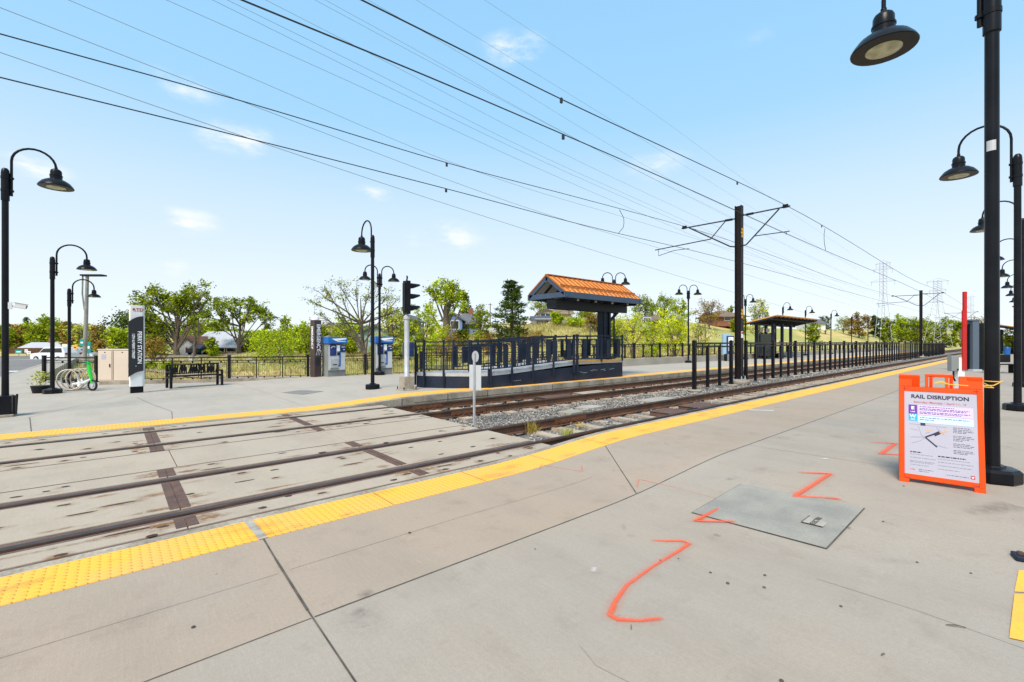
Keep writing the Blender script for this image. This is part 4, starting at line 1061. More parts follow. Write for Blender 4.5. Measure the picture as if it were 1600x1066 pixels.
b.bb(*[v for pr_ in zip(L_(XA + .31, YC - .28, 3.12), L_(XA + .35, YC + .28, 3.46)) for v in pr_])
for k in range(6): x = XA + .8 + k * .85; b.bb(*[v for pr_ in zip(L_(x, YA + .15, 3.42), L_(x + .08, YB - .15, 3.56)) for v in pr_])
b.build('beam', M['navydark'], t, bevel=.006)
b = MB(); b.bar(L_(17.2, YC, 2.55), L_(18.0, YC, 3.12), .09, .1); b.build('brace', M['navy'], t)
b = MB()
for k in range(4): b.box(L_(14.2 + k * 1.15, YA + .2, ZE - .27), (.08, .06, .09))
b.build('bracket', M['galv'], t)

# ------------------------------------------------------------------ folding board with the poster
t = thing('sandwich_board', 'orange plastic sandwich board with a RAIL DISRUPTION poster beside the foreground lamp', 'sign board', (6.965, .67, .118), 0)
ex = Vector((.11, -.70, 0)).normalized(); bk_ = Vector((-ex.y, ex.x, 0)); TL_ = R(12)
upv = Vector((0, 0, math.cos(TL_))) + bk_ * math.sin(TL_)
BM = frame((0, 0, 0), ex, upv)          # local x right, y up the panel, z towards the camera
def bpanel(name, Mx):
    b = MB(); W_, th = .71, .035
    b.bb(-W_ / 2, -W_ / 2 + .05, .05, 1.12, -th, 0); b.bb(W_ / 2 - .05, W_ / 2, .05, 1.12, -th, 0)
    b.bb(-W_ / 2 + .05, W_ / 2 - .05, .05, .105, -th, 0); b.bb(-W_ / 2 + .05, W_ / 2 - .05, 1.065, 1.12, -th, 0)
    b.bb(-W_ / 2, -W_ / 2 + .09, 0, .05, -th, 0); b.bb(W_ / 2 - .09, W_ / 2, 0, .05, -th, 0)
    b.bb(-W_ / 2 + .05, W_ / 2 - .05, .105, 1.065, -.03, -.012)
    b.bb(-W_ / 2, -W_ / 2 + .12, 1.12, 1.265, -th - .02, 0); b.bb(W_ / 2 - .19, W_ / 2, 1.12, 1.265, -th - .02, 0)
    b.bb(-.12, -.092, 1.12, 1.25, -th, 0); b.bb(.052, .08, 1.12, 1.25, -th, 0); b.bb(-.12, .08, 1.25, 1.28, -th, 0)
    b.xform(Mx); return b.build(name, M['signorange'], t, bevel=.006)
fp = bpanel('front_panel', BM)
bkM = frame(bk_ * .56, -ex, Vector((0, 0, math.cos(TL_))) - bk_ * math.sin(TL_)); bpanel('back_panel', bkM)
b = MB()
for (x, y) in ((-.3, 1.245), (-.24, 1.245), (.26, 1.245), (-.28, .06), (.28, .07), (-.3, 1.1), (.3, 1.1)): b.box((x, y, .001), (.05, .008, .004))
b.xform(BM).build('slot', M['dkred'], fp)
PW, PH, PB = .61, .96, .105     # poster
b = MB(); b.bb(-PW / 2, PW / 2, PB, PB + PH, -.011, -.006); po = b.xform(BM).build('poster', M['poster'], t)
def pf(fx, fy): return (-PW / 2 + PW * fx, PB + PH * (1 - fy))
def ptxt(body, fx, fy, size, m, xs=1.0, bold=0, align='CENTER'):
    x, y = pf(fx, fy); return text(body, size, po, 'lettering', M[m], BM @ Matrix.Translation((x, y, -.003)), xs, bold, align)
def prect(fx0, fy0, fx1, fy1, m, z, name='colour_block'):
    x0, y0 = pf(fx0, fy1); x1, y1 = pf(fx1, fy0); b = MB(); b.poly([(x0, y0, z), (x1, y0, z), (x1, y1, z), (x0, y1, z)]); b.xform(BM); return b.build(name, M[m], po)
ptxt('RAIL DISRUPTION', .5, .062, .06, 'ink', 1.02, .03)
ptxt('Saturday\u2013Monday / April 11, 13', .5, .128, .031, 'inkred', 1.12, .006)
prect(.06, .165, .185, .275, 'purple', -.0045); prect(.06, .275, .185, .36, 'cyan', -.0045); prect(.2, .165, .95, .285, 'lilac', -.0045); prect(.2, .292, .95, .375, 'paleblue', -.0045)
ptxt('E', .122, .205, .05, 'letter', 1.2, .03); ptxt('LINE', .122, .25, .018, 'letter', 1.1, .02); ptxt('W', .122, .305, .048, 'letter', 1.1, .03); ptxt('LINE', .122, .343, .018, 'letter', 1.1, .02)
def lines(rows, m, hgt_=.006):
    b = MB()
    for fx0, fx1, fy in rows:
        x = fx0
        while x < fx1:
            w = min(rnd.uniform(.015, .06), fx1 - x); X0, Y0_ = pf(x, fy); X1, _ = pf(x + w, fy)
            b.poly([(X0, Y0_ - hgt_ / 2, -.0035), (X1, Y0_ - hgt_ / 2, -.0035), (X1, Y0_ + hgt_ / 2, -.0035), (X0, Y0_ + hgt_ / 2, -.0035)]); x += w + .011
    b.xform(BM); o = b.build('small_print', M[m], po); return o
lines([(.22, .7, .182), (.22, .9, .205), (.22, .86, .22), (.22, .92, .247), (.22, .8, .263), (.22, .9, .315), (.22, .42, .34)], 'ink', .007)
lines([(.68, .9, .405), (.68, .93, .425), (.68, .95, .443), (.68, .86, .46), (.68, .92, .5), (.68, .95, .518), (.68, .9, .536), (.68, .8, .553), (.68, .9, .59), (.68, .95, .608), (.68, .92, .626), (.68, .93, .665), (.68, .95, .683), (.68, .86, .7)], 'inkgrey', .006)
lines([(.08, .24, .735), (.47, .84, .755)], 'ink', .011)
lines([(.08, .4, .762), (.08, .44, .8), (.08, .42, .84), (.08, .4, .855), (.47, .9, .785), (.47, .94, .82), (.47, .92, .86), (.47, .75, .9), (.08, .35, .885)], 'inkpale', .006)
lines([(.2, .4, .935), (.2, .34, .955), (.58, .87, .957)], 'inkgrey', .005); lines([(.08, .15, .94)], 'inkred', .008)
prect(.895, .93, .95, .968, 'red', -.0045); lines([(.905, .94, .945), (.91, .935, .956)], 'letter', .006)
b = MB()   # route map
def seg(a, c_, w):
    p, q = Vector((*pf(*a), -.004)), Vector((*pf(*c_), -.004)); d = (q - p).normalized(); n_ = Vector((-d.y, d.x, 0)) * w / 2
    b.poly([p - n_, q - n_, q + n_, p + n_])
for a, c_, w in (((.07, .4), (.6, .41), .003), ((.08, .46), (.2, .47), .003), ((.08, .56), (.3, .545), .005), ((.2, .42), (.24, .52), .003), ((.24, .52), (.3, .56), .003), ((.3, .55), (.22, .6), .003), ((.22, .6), (.1, .63), .003), ((.4, .62), (.6, .65), .003), ((.45, .42), (.56, .5), .003), ((.3, .5), (.36, .48), .004)): seg(a, c_, w)
b.xform(BM).build('map_line', M['inkpale'], po)
b = MB()
for a, c_, w in (((.3, .545), (.42, .5), .016), ((.42, .51), (.5, .475), .034), ((.3, .55), (.46, .65), .014)): seg(a, c_, w)
b.xform(BM).build('map_route', M['ink'], po)
b = MB(); seg((.23, .395), (.3, .395), .03); b.xform(BM).build('map_badge', M['ink'], po)
b = MB()
for a, c_, w in (((.5, .48), (.6, .45), .006), ((.56, .44), (.6, .47), .006), ((.3, .47), (.4, .45), .004)): seg(a, c_, w)
b.xform(BM).build('map_road', M['yellow'], po)
# yellow cord tying the board to the lamp
b = MB(); Pa = Vector((6.965, .67, .118)) + ex * .02 + upv * 1.17 + bk_ * -.005
pl = Vector((7.77, .308, 1.285))
for s in (-1, 1):
    b.tube([Pa, Pa + ex * .2 + Vector((0, 0, -.01)), Vector((7.35, .28, 1.25 + .012 * s)), pl + Vector((-.03, -.09 * s, .01 * s)), pl + Vector((.05, -.075 * s, .0))], .006, 5)
b.tube([pl + Vector((.072 * math.cos(a), .072 * math.sin(a), 0)) for a in [k * .5 for k in range(14)]], .006, 5)
b.tube([Pa + ex * -.06, Pa + Vector((0, 0, .02)), Pa + ex * .05], .009, 5)
tag(b.build('cord', M['fire'], smooth=60), 'yellow cord tying the orange board to the foreground lamp pole', 'cord')

# ------------------------------------------------------------------ hatches in the paving, debris
q = [ground(1157, 750, .12), ground(1352, 788, .12), ground(1292, 839, .12), ground(1080, 785, .12)]
q = [Vector((p.x, p.y, .12)) for p in q]
t = thing('utility_hatch', 'grey concrete utility hatch with ELECTRIC plate in the foreground paving', 'hatch', (0, 0, 0))
cz = sum(q, Vector()) / 4; q = [cz + (p - cz) for p in q]
zq = [Vector((p.x, p.y, z1(p.x) + .006)) for p in q]
MB().poly(zq).build('frame', M['joint'], t)
MB().poly([Vector((p.x, p.y, z1(p.x) + .01)) for p in [cz + (p - cz) * .985 for p in q]]).build('lid', M['hatch'], t)
e1 = (q[1] - q[0]).normalized(); e2 = (q[3] - q[0]).normalized()
b = MB(); p = ground(1276, 801, .13); 
def patch(c_, w, h_, z): return [Vector((*(c_ + e1 * a * w / 2 + e2 * d * h_ / 2).xy, z)) for a, d in ((-1, 1), (1, 1), (1, -1), (-1, -1))]
zl = z1(5.0) + .016
o = MB().poly(patch(p, .17, .27, zl)).build('name_plate', M['wallc'], t)
b = MB(); 
for w_, h_, off in ((.008, .27, (-.085, 0)), (.17, .008, (0, .135))): c_ = p + e1 * off[0] + e2 * off[1]; b.poly(patch(c_, w_, h_, zl + .003))
b.build('plate_edge', M['joint'], o)
text('ELECTRIC', .06, o, 'lettering', M['joint'], frame(Vector((p.x, p.y, zl + .004)), -e2, e1 * -1 if False else Vector((0, 0, 1)).cross(-e2)), 1.0, .02)
b = MB(); c_ = ground(1322, 810, .13); b.poly(patch(c_, .07, .012, zl)); c_ = ground(1160, 752, .13); b.poly(patch(c_, .03, .05, zl)); b.build('lift_slot', M['joint'], t)
q2 = [ground(440, 614, .01), ground(470, 611.5, .01), ground(506, 614.5, .01), ground(474, 618, .01)]
tag(MB().poly([Vector((p.x, p.y, z2(p.x) + .008)) for p in q2]).build('utility_hatch', mat('dark_hatch', (.19, .18, .175), .9, spec=.1, c2=(.23, .22, .21), scale=2)), 'flat grey hatch in the far platform paving near the single lamp', 'hatch')
for (u, v, L, an, r_, lab) in ((1478, 953, .1, .4, .004, 'dark twig on the paving near the right edge'), (1377, 998, .03, 1, .004, 'short twig on the paving, lower right of the big paint mark'), (986, 960, .05, 2, .003, 'thin dark twig beside the foot of the big paint mark')):
    p = ground(u, v, .1); z = z1(p.x) + .009; d = Vector((math.cos(an - 1.4), math.sin(an - 1.4), 0))
    tag(MB().tube([(p.x, p.y, z), p + d * L * .5 + Vector((0, 0, z - p.z + .006)), Vector((p.x, p.y, z)) + d * L], [r_ * .6, r_, r_ * .5], 6).build('twig', M['bark']), lab, 'twig')
peb = [(1137, 893), (1032, 859), (1060, 856), (1195, 881), (1380, 811), (1221, 1038), (1412, 764), (1110, 877), (1194, 899), (1314, 927), (1517, 883), (1433, 866), (640, 818), (302, 958), (836, 842)]
PB_ = MB()
for (u, v) in peb:
    p = ground(u, v, .09); b = PB_; k0 = len(b.v); s = rnd.uniform(.006, .014)
    b.lathe([(s, 0), (s * .9, s * .4), (0, s * .7)], 6, (p.x, p.y, z1(p.x) + .004))
tag(PB_.build('paving_grit', M['joint']), 'scattered dark grit and crumbs on the near platform paving', kind='stuff')
# items cut by the right edge of the view
p = ground(1590, 928, .1); t = thing('tactile_plate', 'yellow tactile plates at the right edge of the near platform', 'tactile plate', (0, 0, 0))
for (c4) in ([(1592, 880), (1700, 890), (1700, 915), (1585, 908)], [(1585, 911), (1700, 918), (1690, 995), (1577, 972)]):
    b = MB(); b.poly([Vector((g_.x, g_.y, z1(g_.x) + .007)) for g_ in [ground(u, v, .1) for u, v in c4]]); b.build('plate', M['yellow'], t)
p = ground(1600, 866, .1); t = thing('anchor_plate', 'small black steel plate bolted down at the right edge of the platform', 'anchor plate', (p.x, p.y, z1(p.x)), .3)
MB().box((0, 0, .02), (.12, .12, .04)).build('plate', M['navy'], t, bevel=.01); MB().lathe([(.02, .04), (.02, .06), (0, .065)], 6, (.0, .02, 0)).build('bolt', M['rust'], t)

# ------------------------------------------------------------------ barrier post, kiosk, far things on the near platform
t = thing('barrier_post', 'white barrier post with raised red bar and grey box behind the orange board', 'barrier', (15.0, 1.12, .12), R(-42))
MB().box((0, 0, .62), (.15, .1, 1.24)).build('post', M['white'], t, bevel=.006)
b = MB(); b.box((.05, -.06, 1.66), (.09, .04, 1.4)); b.box((.062, -.06, 2.4), (.07, .05, .8)); b.build('bar', M['red'], t, bevel=.004)
b = MB(); b.box((-.17, -.02, 1.12), (.17, .12, .36)); o = b.build('control_box', M['grey'], t, bevel=.01); MB().tube([(-.16, -.02, .95), (-.16, -.02, .78), (-.12, -.02, .7)], .018, 6).box((-.12, -.085, .98), (.04, .01, .03)).build('conduit', M['iron'], o)
t = thing('information_kiosk', 'tall kiosk with slate frame and black panels farther along the near platform', 'kiosk', (36, 2.15, .12), R(-42))
b = MB(); b.box((0, 0, 1.4), (.34, .34, 2.8)); b.box((-.1, 0, 2.82), (.6, .4, .08)); b.build('frame', M['slate'], t, bevel=.01)
MB().box((.62, .05, 1.35), (.8, .12, 2.6)).build('panel', M['black'], t); MB().box((-.34, .05, 1.35), (.3, .12, 2.5)).build('panel', M['black'], t)
MB().box((0, 0, .05), (.5, .5, .1)).build('base', M['ltgrey'], t)
t = thing('bench', 'black metal bench with pale end panel beside the tall kiosk', 'bench', (34.5, 1.0, .12), R(-35))
MB().box((0, 0, .46), (1.5, .45, .05)).build('seat', M['black'], t); MB().box((0, .22, .75), (1.5, .05, .4)).build('backrest', M['black'], t)
for s in (-1, 1): MB().box((s * .65, 0, .22), (.06, .4, .44)).build('leg', M['black'], t)
MB().box((-.45, -.1, .25), (.4, .02, .4)).build('end_panel', M['ltgrey'], t)
t = thing('litter_bin', 'blue litter bin far along the near platform under the orange shelter roof', 'bin', (81, 1.96, .12)); MB().lathe([(.26, .02), (.32, .8), (.34, .85)], 14).build('body', M['blue'], t, smooth=40); MB().lathe([(.34, .85), (.28, .98), (0, 1.02)], 14).build('lid', M['dkblue'], t, smooth=40)
def shelter(label, loc, rz, length=11.5):
    """mono-pitch shelter; local x along the platform, front towards -y"""
    t = thing('shelter', label, 'shelter', loc, rz)
    Lf = length; b = MB(); yf, yb = -1.35, 1.35; zf, zb_ = 3.95, 3.35
    k = 0; v_ = [(0, yf, zf), (Lf, yf, zf), (Lf, yb, zb_), (0, yb, zb_)]
    b.v += v_ + [(x, y, z - .1) for x, y, z in v_]
    for f_ in ((0, 1, 2, 3), (4, 7, 6, 5), (0, 4, 5, 1), (1, 5, 6, 2), (2, 6, 7, 3), (3, 7, 4, 0)): b.face(f_)
    b.build('roof', M['tan_roof'], t, bevel=.01)
    b = MB()
    for x in [Lf * k / 11 for k in range(12)]: b.bar((x + .02, yf + .06, zf - .17), (x + .02, yb - .06, zb_ - .17), .08, .14)
    for y, z in ((yf + .6, zf - .32), (yb - .6, zb_ - .16)): b.bar((.05, y, z), (Lf - .05, y, z), .12, .16)
    b.build('rafter', M['navydark'], t)
    MB().poly([(.08, yf + .05, zf - .105), (.08, yb - .05, zb_ - .105), (Lf - .08, yb - .05, zb_ - .105), (Lf - .08, yf + .05, zf - .105)]).build('soffit', M['soffit'], t)
    for x in (1.4, 3.7, 6.0):
        for y in (-.55, .85): MB().box((x, y, 1.62), (.22, .22, 3.24)).build('post', M['navy'], t)
    b = MB(); b.bb(1.5, 5.9, .8, .88, .3, 2.3); b.bb(1.36, 1.44, -.4, .75, .3, 2.3); b.build('glass_wall', M['glass'], t)
    b = MB()
    for x in (1.5, 2.6, 4.8, 5.9): b.bb(x - .03, x + .03, .77, .91, .1, 2.45)
    for z in (.25, 1.3, 2.4): b.bb(1.5, 5.9, .765, .915, z - .03, z + .03)
    b.build('mullion', M['navydark'], t)
    for x, w in ((1.9, .7), (3.4, .8), (5.0, .6)): MB().bb(x, x + w, .7, .74, 2.5, 2.85).build('sign_panel', M['ltgrey'], t)
    MB().bb(1.9, 5.6, .25, .65, .42, .47).bb(2, 2.1, .3, .6, 0, .42).bb(5.3, 5.4, .3, .6, 0, .42).build('bench', M['black'], t)
    MB().bb(4.6, 5.0, -.02, .02, 1.0, 1.7).bb(4.78, 4.82, -.02, .02, 0, 1).build('timetable', M['ltgrey'], t)
    return t
shelter('open platform shelter with tan mono-pitch roof on the far platform beyond the kiosk', (43.4, 15.95, .15), 0)
s2 = shelter('distant shelter with amber roof on the near platform, seen past the foreground lamp', (94, 2.1, .12), R(180))
t = thing('map_kiosk', 'pale blue map kiosk on the far platform left of the catenary pole', 'kiosk', (38.1, 16.4, .15), R(-35))
b = MB(); b.box((-.2, .1, 1.4), (.62, .28, 1.7)); b.build('case', mat('kiosk_blue', (.3, .46, .58), .5), t, bevel=.02); b = MB(); b.box((.06, -.07, 1.32), (.62, .1, 1.5)); b.build('panel', M['dkblue'], t, bevel=.01)
MB().box((.08, -.125, 1.62), (.44, .01, .7)).build('map_sheet', M['letter'], t); MB().box((.08, -.125, 1.0), (.44, .01, .34)).build('notice', M['ltgrey'], t)
b = MB()
for k in range(4): b.box((.02 + .05 * (k % 2), -.133, 1.85 - .12 * k), (.22, .002, .03))
b.build('map_print', M['inkgrey'], t)
for s in (-.3, .2): MB().box((s, 0, .3), (.16, .2, .6)).build('leg', M['iron'], t)

# ------------------------------------------------------------------ things on the far platform
# station name pylon
t = thing('station_sign', 'tall white station name pylon with PERRY STATION on a charcoal panel', 'station sign', (.6, 20.15, 0), R(8))
b = MB(); W_ = .19; b.prism([(-W_, -.09), (W_ - .05, -.09), (W_ + .02, -.02), (W_ + .02, .1), (-W_, .1)], .22, 2.98); b.build('pylon', M['white'], t, bevel=.01)
MB().bb(-.17, .17, -.06, .08, 0, .22).build('base', M['black'], t)
pts = []
for k in range(9): s = k / 8; pts.append((-.24 + .4 * s, 2.42 + .2 * (1 - (1 - s) ** 2)))
low = [(x, z - 1.87) for x, z in pts]
poly = pts + [(x, z + .16 - .16 * (i / 8)) for i, (x, z) in enumerate(low)][::-1] if False else pts + low[::-1]
b = MB(); k = len(poly); b.v += [(x, -.135, z) for x, z in poly] + [(x, -.095, z) for x, z in poly]; b.face(range(k)); b.face(range(2 * k - 1, k - 1, -1))
for i in range(k): b.face((i, (i + 1) % k, k + (i + 1) % k, k + i))
pn = b.build('name_panel', M['signblack'], t)
def tdown(body, size, x, z, par, m='letter', y=-.14, xs=1.0, bold=.012):
    return text(body, size, par, 'lettering', M[m], frame((x, y, z), (0, 0, -1), (1, 0, 0)), xs, bold)
tdown('PERRY STATION', .16, .05, 1.55, pn, xs=.95, bold=.02); tdown('12TH & PERRY STREET', .1, -.115, 1.6, pn, xs=.86, bold=.02); tdown('>', .06, -.05, .92, pn)
text('RTD', .135, t, 'lettering', M['dkred'], frame((.02, -.096, 2.83), (1, 0, 0), (0, 0, 1)), 1.15, .02)
MB().bb(-.1, .14, -.0945, -.0925, 2.775, 2.78).build('underline', M['dkred'], t)
# bench
t = thing('bench', 'black metal bench with cut-out backrest in front of the panel railing', 'bench', (2.4, 21.5, 0), R(11))
MB().bb(-.85, .85, -.25, .2, .42, .46).build('seat', M['iron'], t)
for s in (-1, 1):
    b = MB(); b.bb(s * .85 - .04, s * .85 + .04, -.28, -.2, 0, .62); b.bb(s * .85 - .04, s * .85 + .04, .18, .26, 0, .88); b.bb(s * .85 - .04, s * .85 + .04, -.2, .18, .57, .63); b.bb(s * .85 - .04, s * .85 + .04, -.2, .18, .36, .42); b.build('leg', M['iron'], t, bevel=.008)
b = MB(); b.bb(-.82, .82, .2, .235, .84, .88); b.bb(-.82, .82, .2, .235, .5, .54)
for k in range(26):
    x = -.78 + k * .0625; b.bar((x, .217, .52), (x + rnd.uniform(-.09, .09), .217, .86), .02, .042); 
for k in range(5): x = -.62 + k * .31; b.bb(x - .1, x + .1, .202, .232, .56 + .05 * (k % 2), .76)
b.build('backrest', M['iron'], t)
# utility cabinets
for (u0, u1, d, lab, dep) in ((153, 176, 19.6, 'left beige utility cabinet with a small pale notice on its door', 1), (177.5, 206, 19.4, 'right beige utility cabinet half behind the station name pylon', 0)):
    p0, p1 = at(u0, d), at(u1, d); c_ = (p0 + p1) / 2; w = (p1 - p0).length; an = math.atan2(p1.y - p0.y, p1.x - p0.x)
    t = thing('utility_cabinet', lab, 'cabinet', (c_.x, c_.y, 0), an)
    MB().bb(-w / 2, w / 2, 0, .6, .05, 1.38).bb(-w / 2 - .02, w / 2 + .02, -.02, .62, 1.38, 1.43).bb(-w / 2 + .02, w / 2 - .02, .03, .6, 0, .05).build('cabinet_body', M['beige'], t, bevel=.008)
    d_ = MB().bb(-w / 2 + .035, w / 2 - .035, -.018, 0, .1, 1.34).build('door', M['beige'], t, bevel=.006)
    MB().box((w / 2 - .1, -.03, .72), (.035, .03, .14)).box((0, -.022, 1.29), (.06, .01, .03)).build('handle', M['iron'], d_)
    if dep: MB().box((-.05, -.021, 1.1), (.2, .004, .22)).build('notice', M['poster'], d_)
# help point
t = thing('emergency_phone', 'dark brown emergency phone post with antenna left of the ticket machines', 'emergency phone', (6.94, 21.5, .13), R(15))
MB().bb(-.17, .17, -.17, .17, 0, 2.6).build('post', M['brown'], t, bevel=.01); MB().lathe([(.15, 2.6), (.15, 2.72), (.1, 2.8), (.0, 2.84)], 14).build('beacon', M['white'], t, smooth=40)
MB().tube([(-.06, 0, 2.8), (-.06, 0, 3.75)], [.012, .004], 6).build('antenna', M['grey'], t)
tdown('EMERGENCY', .25, .02, 1.8, t, y=-.172, xs=.86, bold=.02)
text('EMERGENCY', .2, t, 'lettering', M['letter'], frame((-.172, .02, 1.8), (0, 0, -1), (0, -1, 0)), .9, .02)
b = MB()
for k in range(3): b.tube([(-.1 + .08 * k, -.175, 1.0), (-.02 + .08 * k, -.175, 1.24)], .008, 5)
b.build('emblem', M['ltgrey'], t); MB().bb(-.12, .12, -.176, -.17, .55, .9).build('phone_panel', M['signblack'], t)
# ticket machines
def tvm(label, loc, rz):
    t = thing('ticket_machine', label, 'ticket machine', loc, rz)
    MB().bb(-.42, .42, -.3, .3, .3, 1.45).bb(-.43, .43, -.28, .3, 0, .3).bb(-.42, -.3, -.3, .3, 1.45, 1.9).bb(-.3, .42, -.1, .3, 1.45, 1.6).build('cabinet_body', M['grey'], t, bevel=.01)
    MB().bb(-.4, .4, -.325, -.3, .34, 1.5).build('front', M['ltgrey'], t, bevel=.008)
    o = MB().bb(-.47, .47, -.42, .32, 1.56, 1.86).build('header', M['blue'], t, bevel=.015)
    b = MB(); b.poly([(-.3, -.423, 1.78), (.4, -.423, 1.82), (.4, -.423, 1.76), (-.1, -.423, 1.68)]); b.bar((-.05, -.424, 1.66), (.36, -.424, 1.66), .004, .03); b.build('header_stripe', M['letter'], o)
    MB().bb(-.34, -.04, -.336, -.325, 1.0, 1.5).build('screen', M['dkblue'], t); MB().bb(.14, .4, -.34, -.325, 1.16, 1.48).build('instructions', M['dkblue'], t)
    b = MB(); b.bar((-.3, -.339, 1.36), (-.2, -.339, 1.44), .003, .03); b.bar((-.2, -.339, 1.44), (-.1, -.339, 1.4), .003, .03); b.bar((.2, -.343, 1.4), (.36, -.343, 1.4), .003, .03); b.bar((.28, -.343, 1.28), (.36, -.343, 1.28), .003, .03); b.build('print', M['letter'], t)
    MB().bb(-.01, .12, -.345, -.325, 1.22, 1.48).build('card_reader', M['letter'], t); MB().bb(.0, .11, -.36, -.325, 1.02, 1.16).build('keypad', M['iron'], t)
    MB().bb(.1, .17, -.332, -.325, .55, 1.2).bb(.04, .16, -.3325, -.325, .5, .58).build('blue_stripe', M['blue'], t)
    MB().bb(-.32, .04, -.36, -.325, .45, .88).build('tray', M['galv'], t, bevel=.01); MB().bb(-.22, -.02, -.366, -.35, .58, .62).build('slot', M['iron'], t); MB().bb(-.34, .06, -.345, -.325, .36, .42).build('ledge', M['grey'], t)
tvm('left ticket machine with blue header beside the emergency phone post', (7.72, 21.4, .1), R(6)); tvm('right ticket machine with blue header partly behind the single lamp', (9.9, 21.0, .13), R(-4))
# signal
t = thing('rail_signal', 'three-lens rail signal on a white post with a concrete foot before the ramp', 'rail signal', (7.3, 13.62, .13), 0)
MB().prism([(-.26, -.26), (.26, -.26), (.26, .26), (-.26, .26)], 0, .06).box((0, 0, .26), (.36, .36, .42)).build('foot', M['edge'], t, bevel=.012)
b = MB()
for sx in (-1, 1):
    for sy in (-1, 1): b.tube([(sx * .22, sy * .22, .05), (sx * .22, sy * .22, .14)], .02, 6)
b.build('anchor_bolt', M['iron'], t)
MB().lathe([(.1, .47), (.1, .5), (.085, .52), (.085, 2.35), (.11, 2.36), (.11, 2.45), (.05, 2.5)], 14).build('post', M['galv'], t, smooth=40)
hd = MB().box((0, 0, 3.08), (.15, .27, 1.1)).box((-.09, 0, 3.08), (.05, .18, .95)).build('housing', M['black'], t, bevel=.01)
b = MB(); b.tube([(0, 0, 3.65), (.02, 0, 3.75), (.0, 0, 3.8)], .03, 6); b.build('bracket', M['iron'], t)
for z in (3.45, 3.1, 2.72):
    b = MB(); n_ = 12; rr = .12
    ring0 = [(.075, rr * math.cos(a), z + rr * math.sin(a)) for a in [math.pi * (-.2 + 1.4 * k / n_) for k in range(n_ + 1)]]
    for (x0, y0, zz), (x1, y1, zz1) in zip(ring0, ring0[1:]):
        l0, l1 = .1 + .28 * min(1, max(0, ((zz - z) / rr + .6) / 1.0)), .1 + .28 * min(1, max(0, ((zz1 - z) / rr + .6) / 1.0))
        b.poly([(x0, y0, zz), (x1, y1, zz1), (x1 + l1, y1 * .92, z + (zz1 - z) * .92), (x0 + l0, y0 * .92, z + (zz - z) * .92)])
    o = b.build('visor', M['black'], t); so_ = o.modifiers.new('solid', 'SOLIDIFY'); so_.thickness = .008
    MB().tube([(.072, 0, z), (.084, 0, z)], .1, 16).build('lens', M['glass'], t)
MB().box((.3, .45, 1.35), (.3, .25, .5)).box((.12, .3, 1.3), (.06, .3, .05)).build('junction_box', M['dkblue'], t, bevel=.01)
# sign seen from behind in the ballast
t = thing('track_sign', 'back of a round and a square sign on one post in the ballast', 'sign', (6.37, 8.62, -.22), R(-90))
MB().box((0, 0, .85), (.05, .035, 1.7)).build('post', M['galv'], t)
b = MB(); b.tube([(0, .03, 1.62), (0, .034, 1.62)], .135, 20); b.build('round_plate', M['galv'], t); MB().bb(-.23, .23, .026, .03, .84, 1.42).build('square_plate', M['ltgrey'], t)
# bike rack and rental bike
t = thing('bike_rack', 'pale coiled bike rack loops by the middle left lamp', 'bike rack', (-.95, 22.6, 0), 0)
b = MB(); pts = []
for k in range(100): a = k / 99 * 2 * math.pi * 4.5; pts.append((-.3 + .5 * k / 99 + .3 * math.cos(a), -.3 + .6 * k / 99 + .05 * math.sin(a * .5), .4 + .36 * math.sin(a)))
b.tube(pts, .022, 6); b.build('coil', M['beige'], t, smooth=60); MB().bb(-.45, .45, -.06, .06, 0, .02).build('foot_plate', M['galv'], t)
t = thing('rental_bike', 'white rental bike with lime green stem leaning into the coiled rack', 'bicycle', (-.78, 22.3, 0), R(-52))
def ring(c_, R_, r_, n_=24): return [(c_[0] + R_ * math.cos(2 * math.pi * k / n_), c_[1], c_[2] + R_ * math.sin(2 * math.pi * k / n_)) for k in range(n_ + 1)]
for x in (.36, -.5):
    o = MB().tube(ring((x, 0, .2), .17, .035), .035, 8, False).build('wheel', M['tire'], t, smooth=60); MB().tube([(x, -.03, .2), (x, .03, .2)], .06, 12).tube(ring((x, 0, .2), .12, .012), .012, 5, False).bar((x - .12, 0, .2), (x + .12, 0, .2), .01, .02).bar((x, 0, .08), (x, 0, .32), .02, .01).build('rim', M['ltgrey'], o)
MB().tube([(.3, 0, .42), (.1, 0, .3), (-.18, 0, .26), (-.5, 0, .22)], [.05, .075, .08, .04], 8).tube([(-.25, 0, .28), (-.3, 0, .62)], .035, 8).bar((-.02, -.06, .4), (-.2, -.06, .16), .02, .1).build('frame', M['white'], t, smooth=50)
MB().tube([(.36, 0, .2), (.28, 0, .5), (.2, 0, .82), (.17, 0, .98)], [.03, .05, .06, .045], 8).box((.12, 0, 1.0), (.24, .1, .07)).build('stem', M['green'], t, smooth=40)
MB().tube([(.1, -.28, 1.02), (.17, -.1, 1.0), (.17, .1, 1.0), (.1, .28, 1.02)], .018, 6).build('handlebar', M['iron'], t); MB().box((-.32, 0, .65), (.24, .13, .06)).build('saddle', M['tire'], t, bevel=.02)
t = thing('planter', 'black pot with a small leafy plant behind the middle left lamp', 'planter', (-1.85, 22.3, 0)); MB().lathe([(.22, 0), (.27, .22), (.28, .25)], 14).build('pot', M['iron'], t, smooth=40)
b = MB()
for _ in range(160):
    a, rr = rnd.uniform(0, 6.28), rnd.uniform(.0, .32); p = Vector((rr * math.cos(a), rr * math.sin(a), .25 + rnd.uniform(.03, .42) * (1.2 - rr))); s = .05
    q_ = Vector((rnd.uniform(-1, 1), rnd.uniform(-1, 1), rnd.uniform(-.3, 1))).normalized(); r2 = q_.orthogonal().normalized(); b.poly([p, p + q_ * s + r2 * s * .4, p + q_ * 2 * s, p + q_ * s - r2 * s * .4])
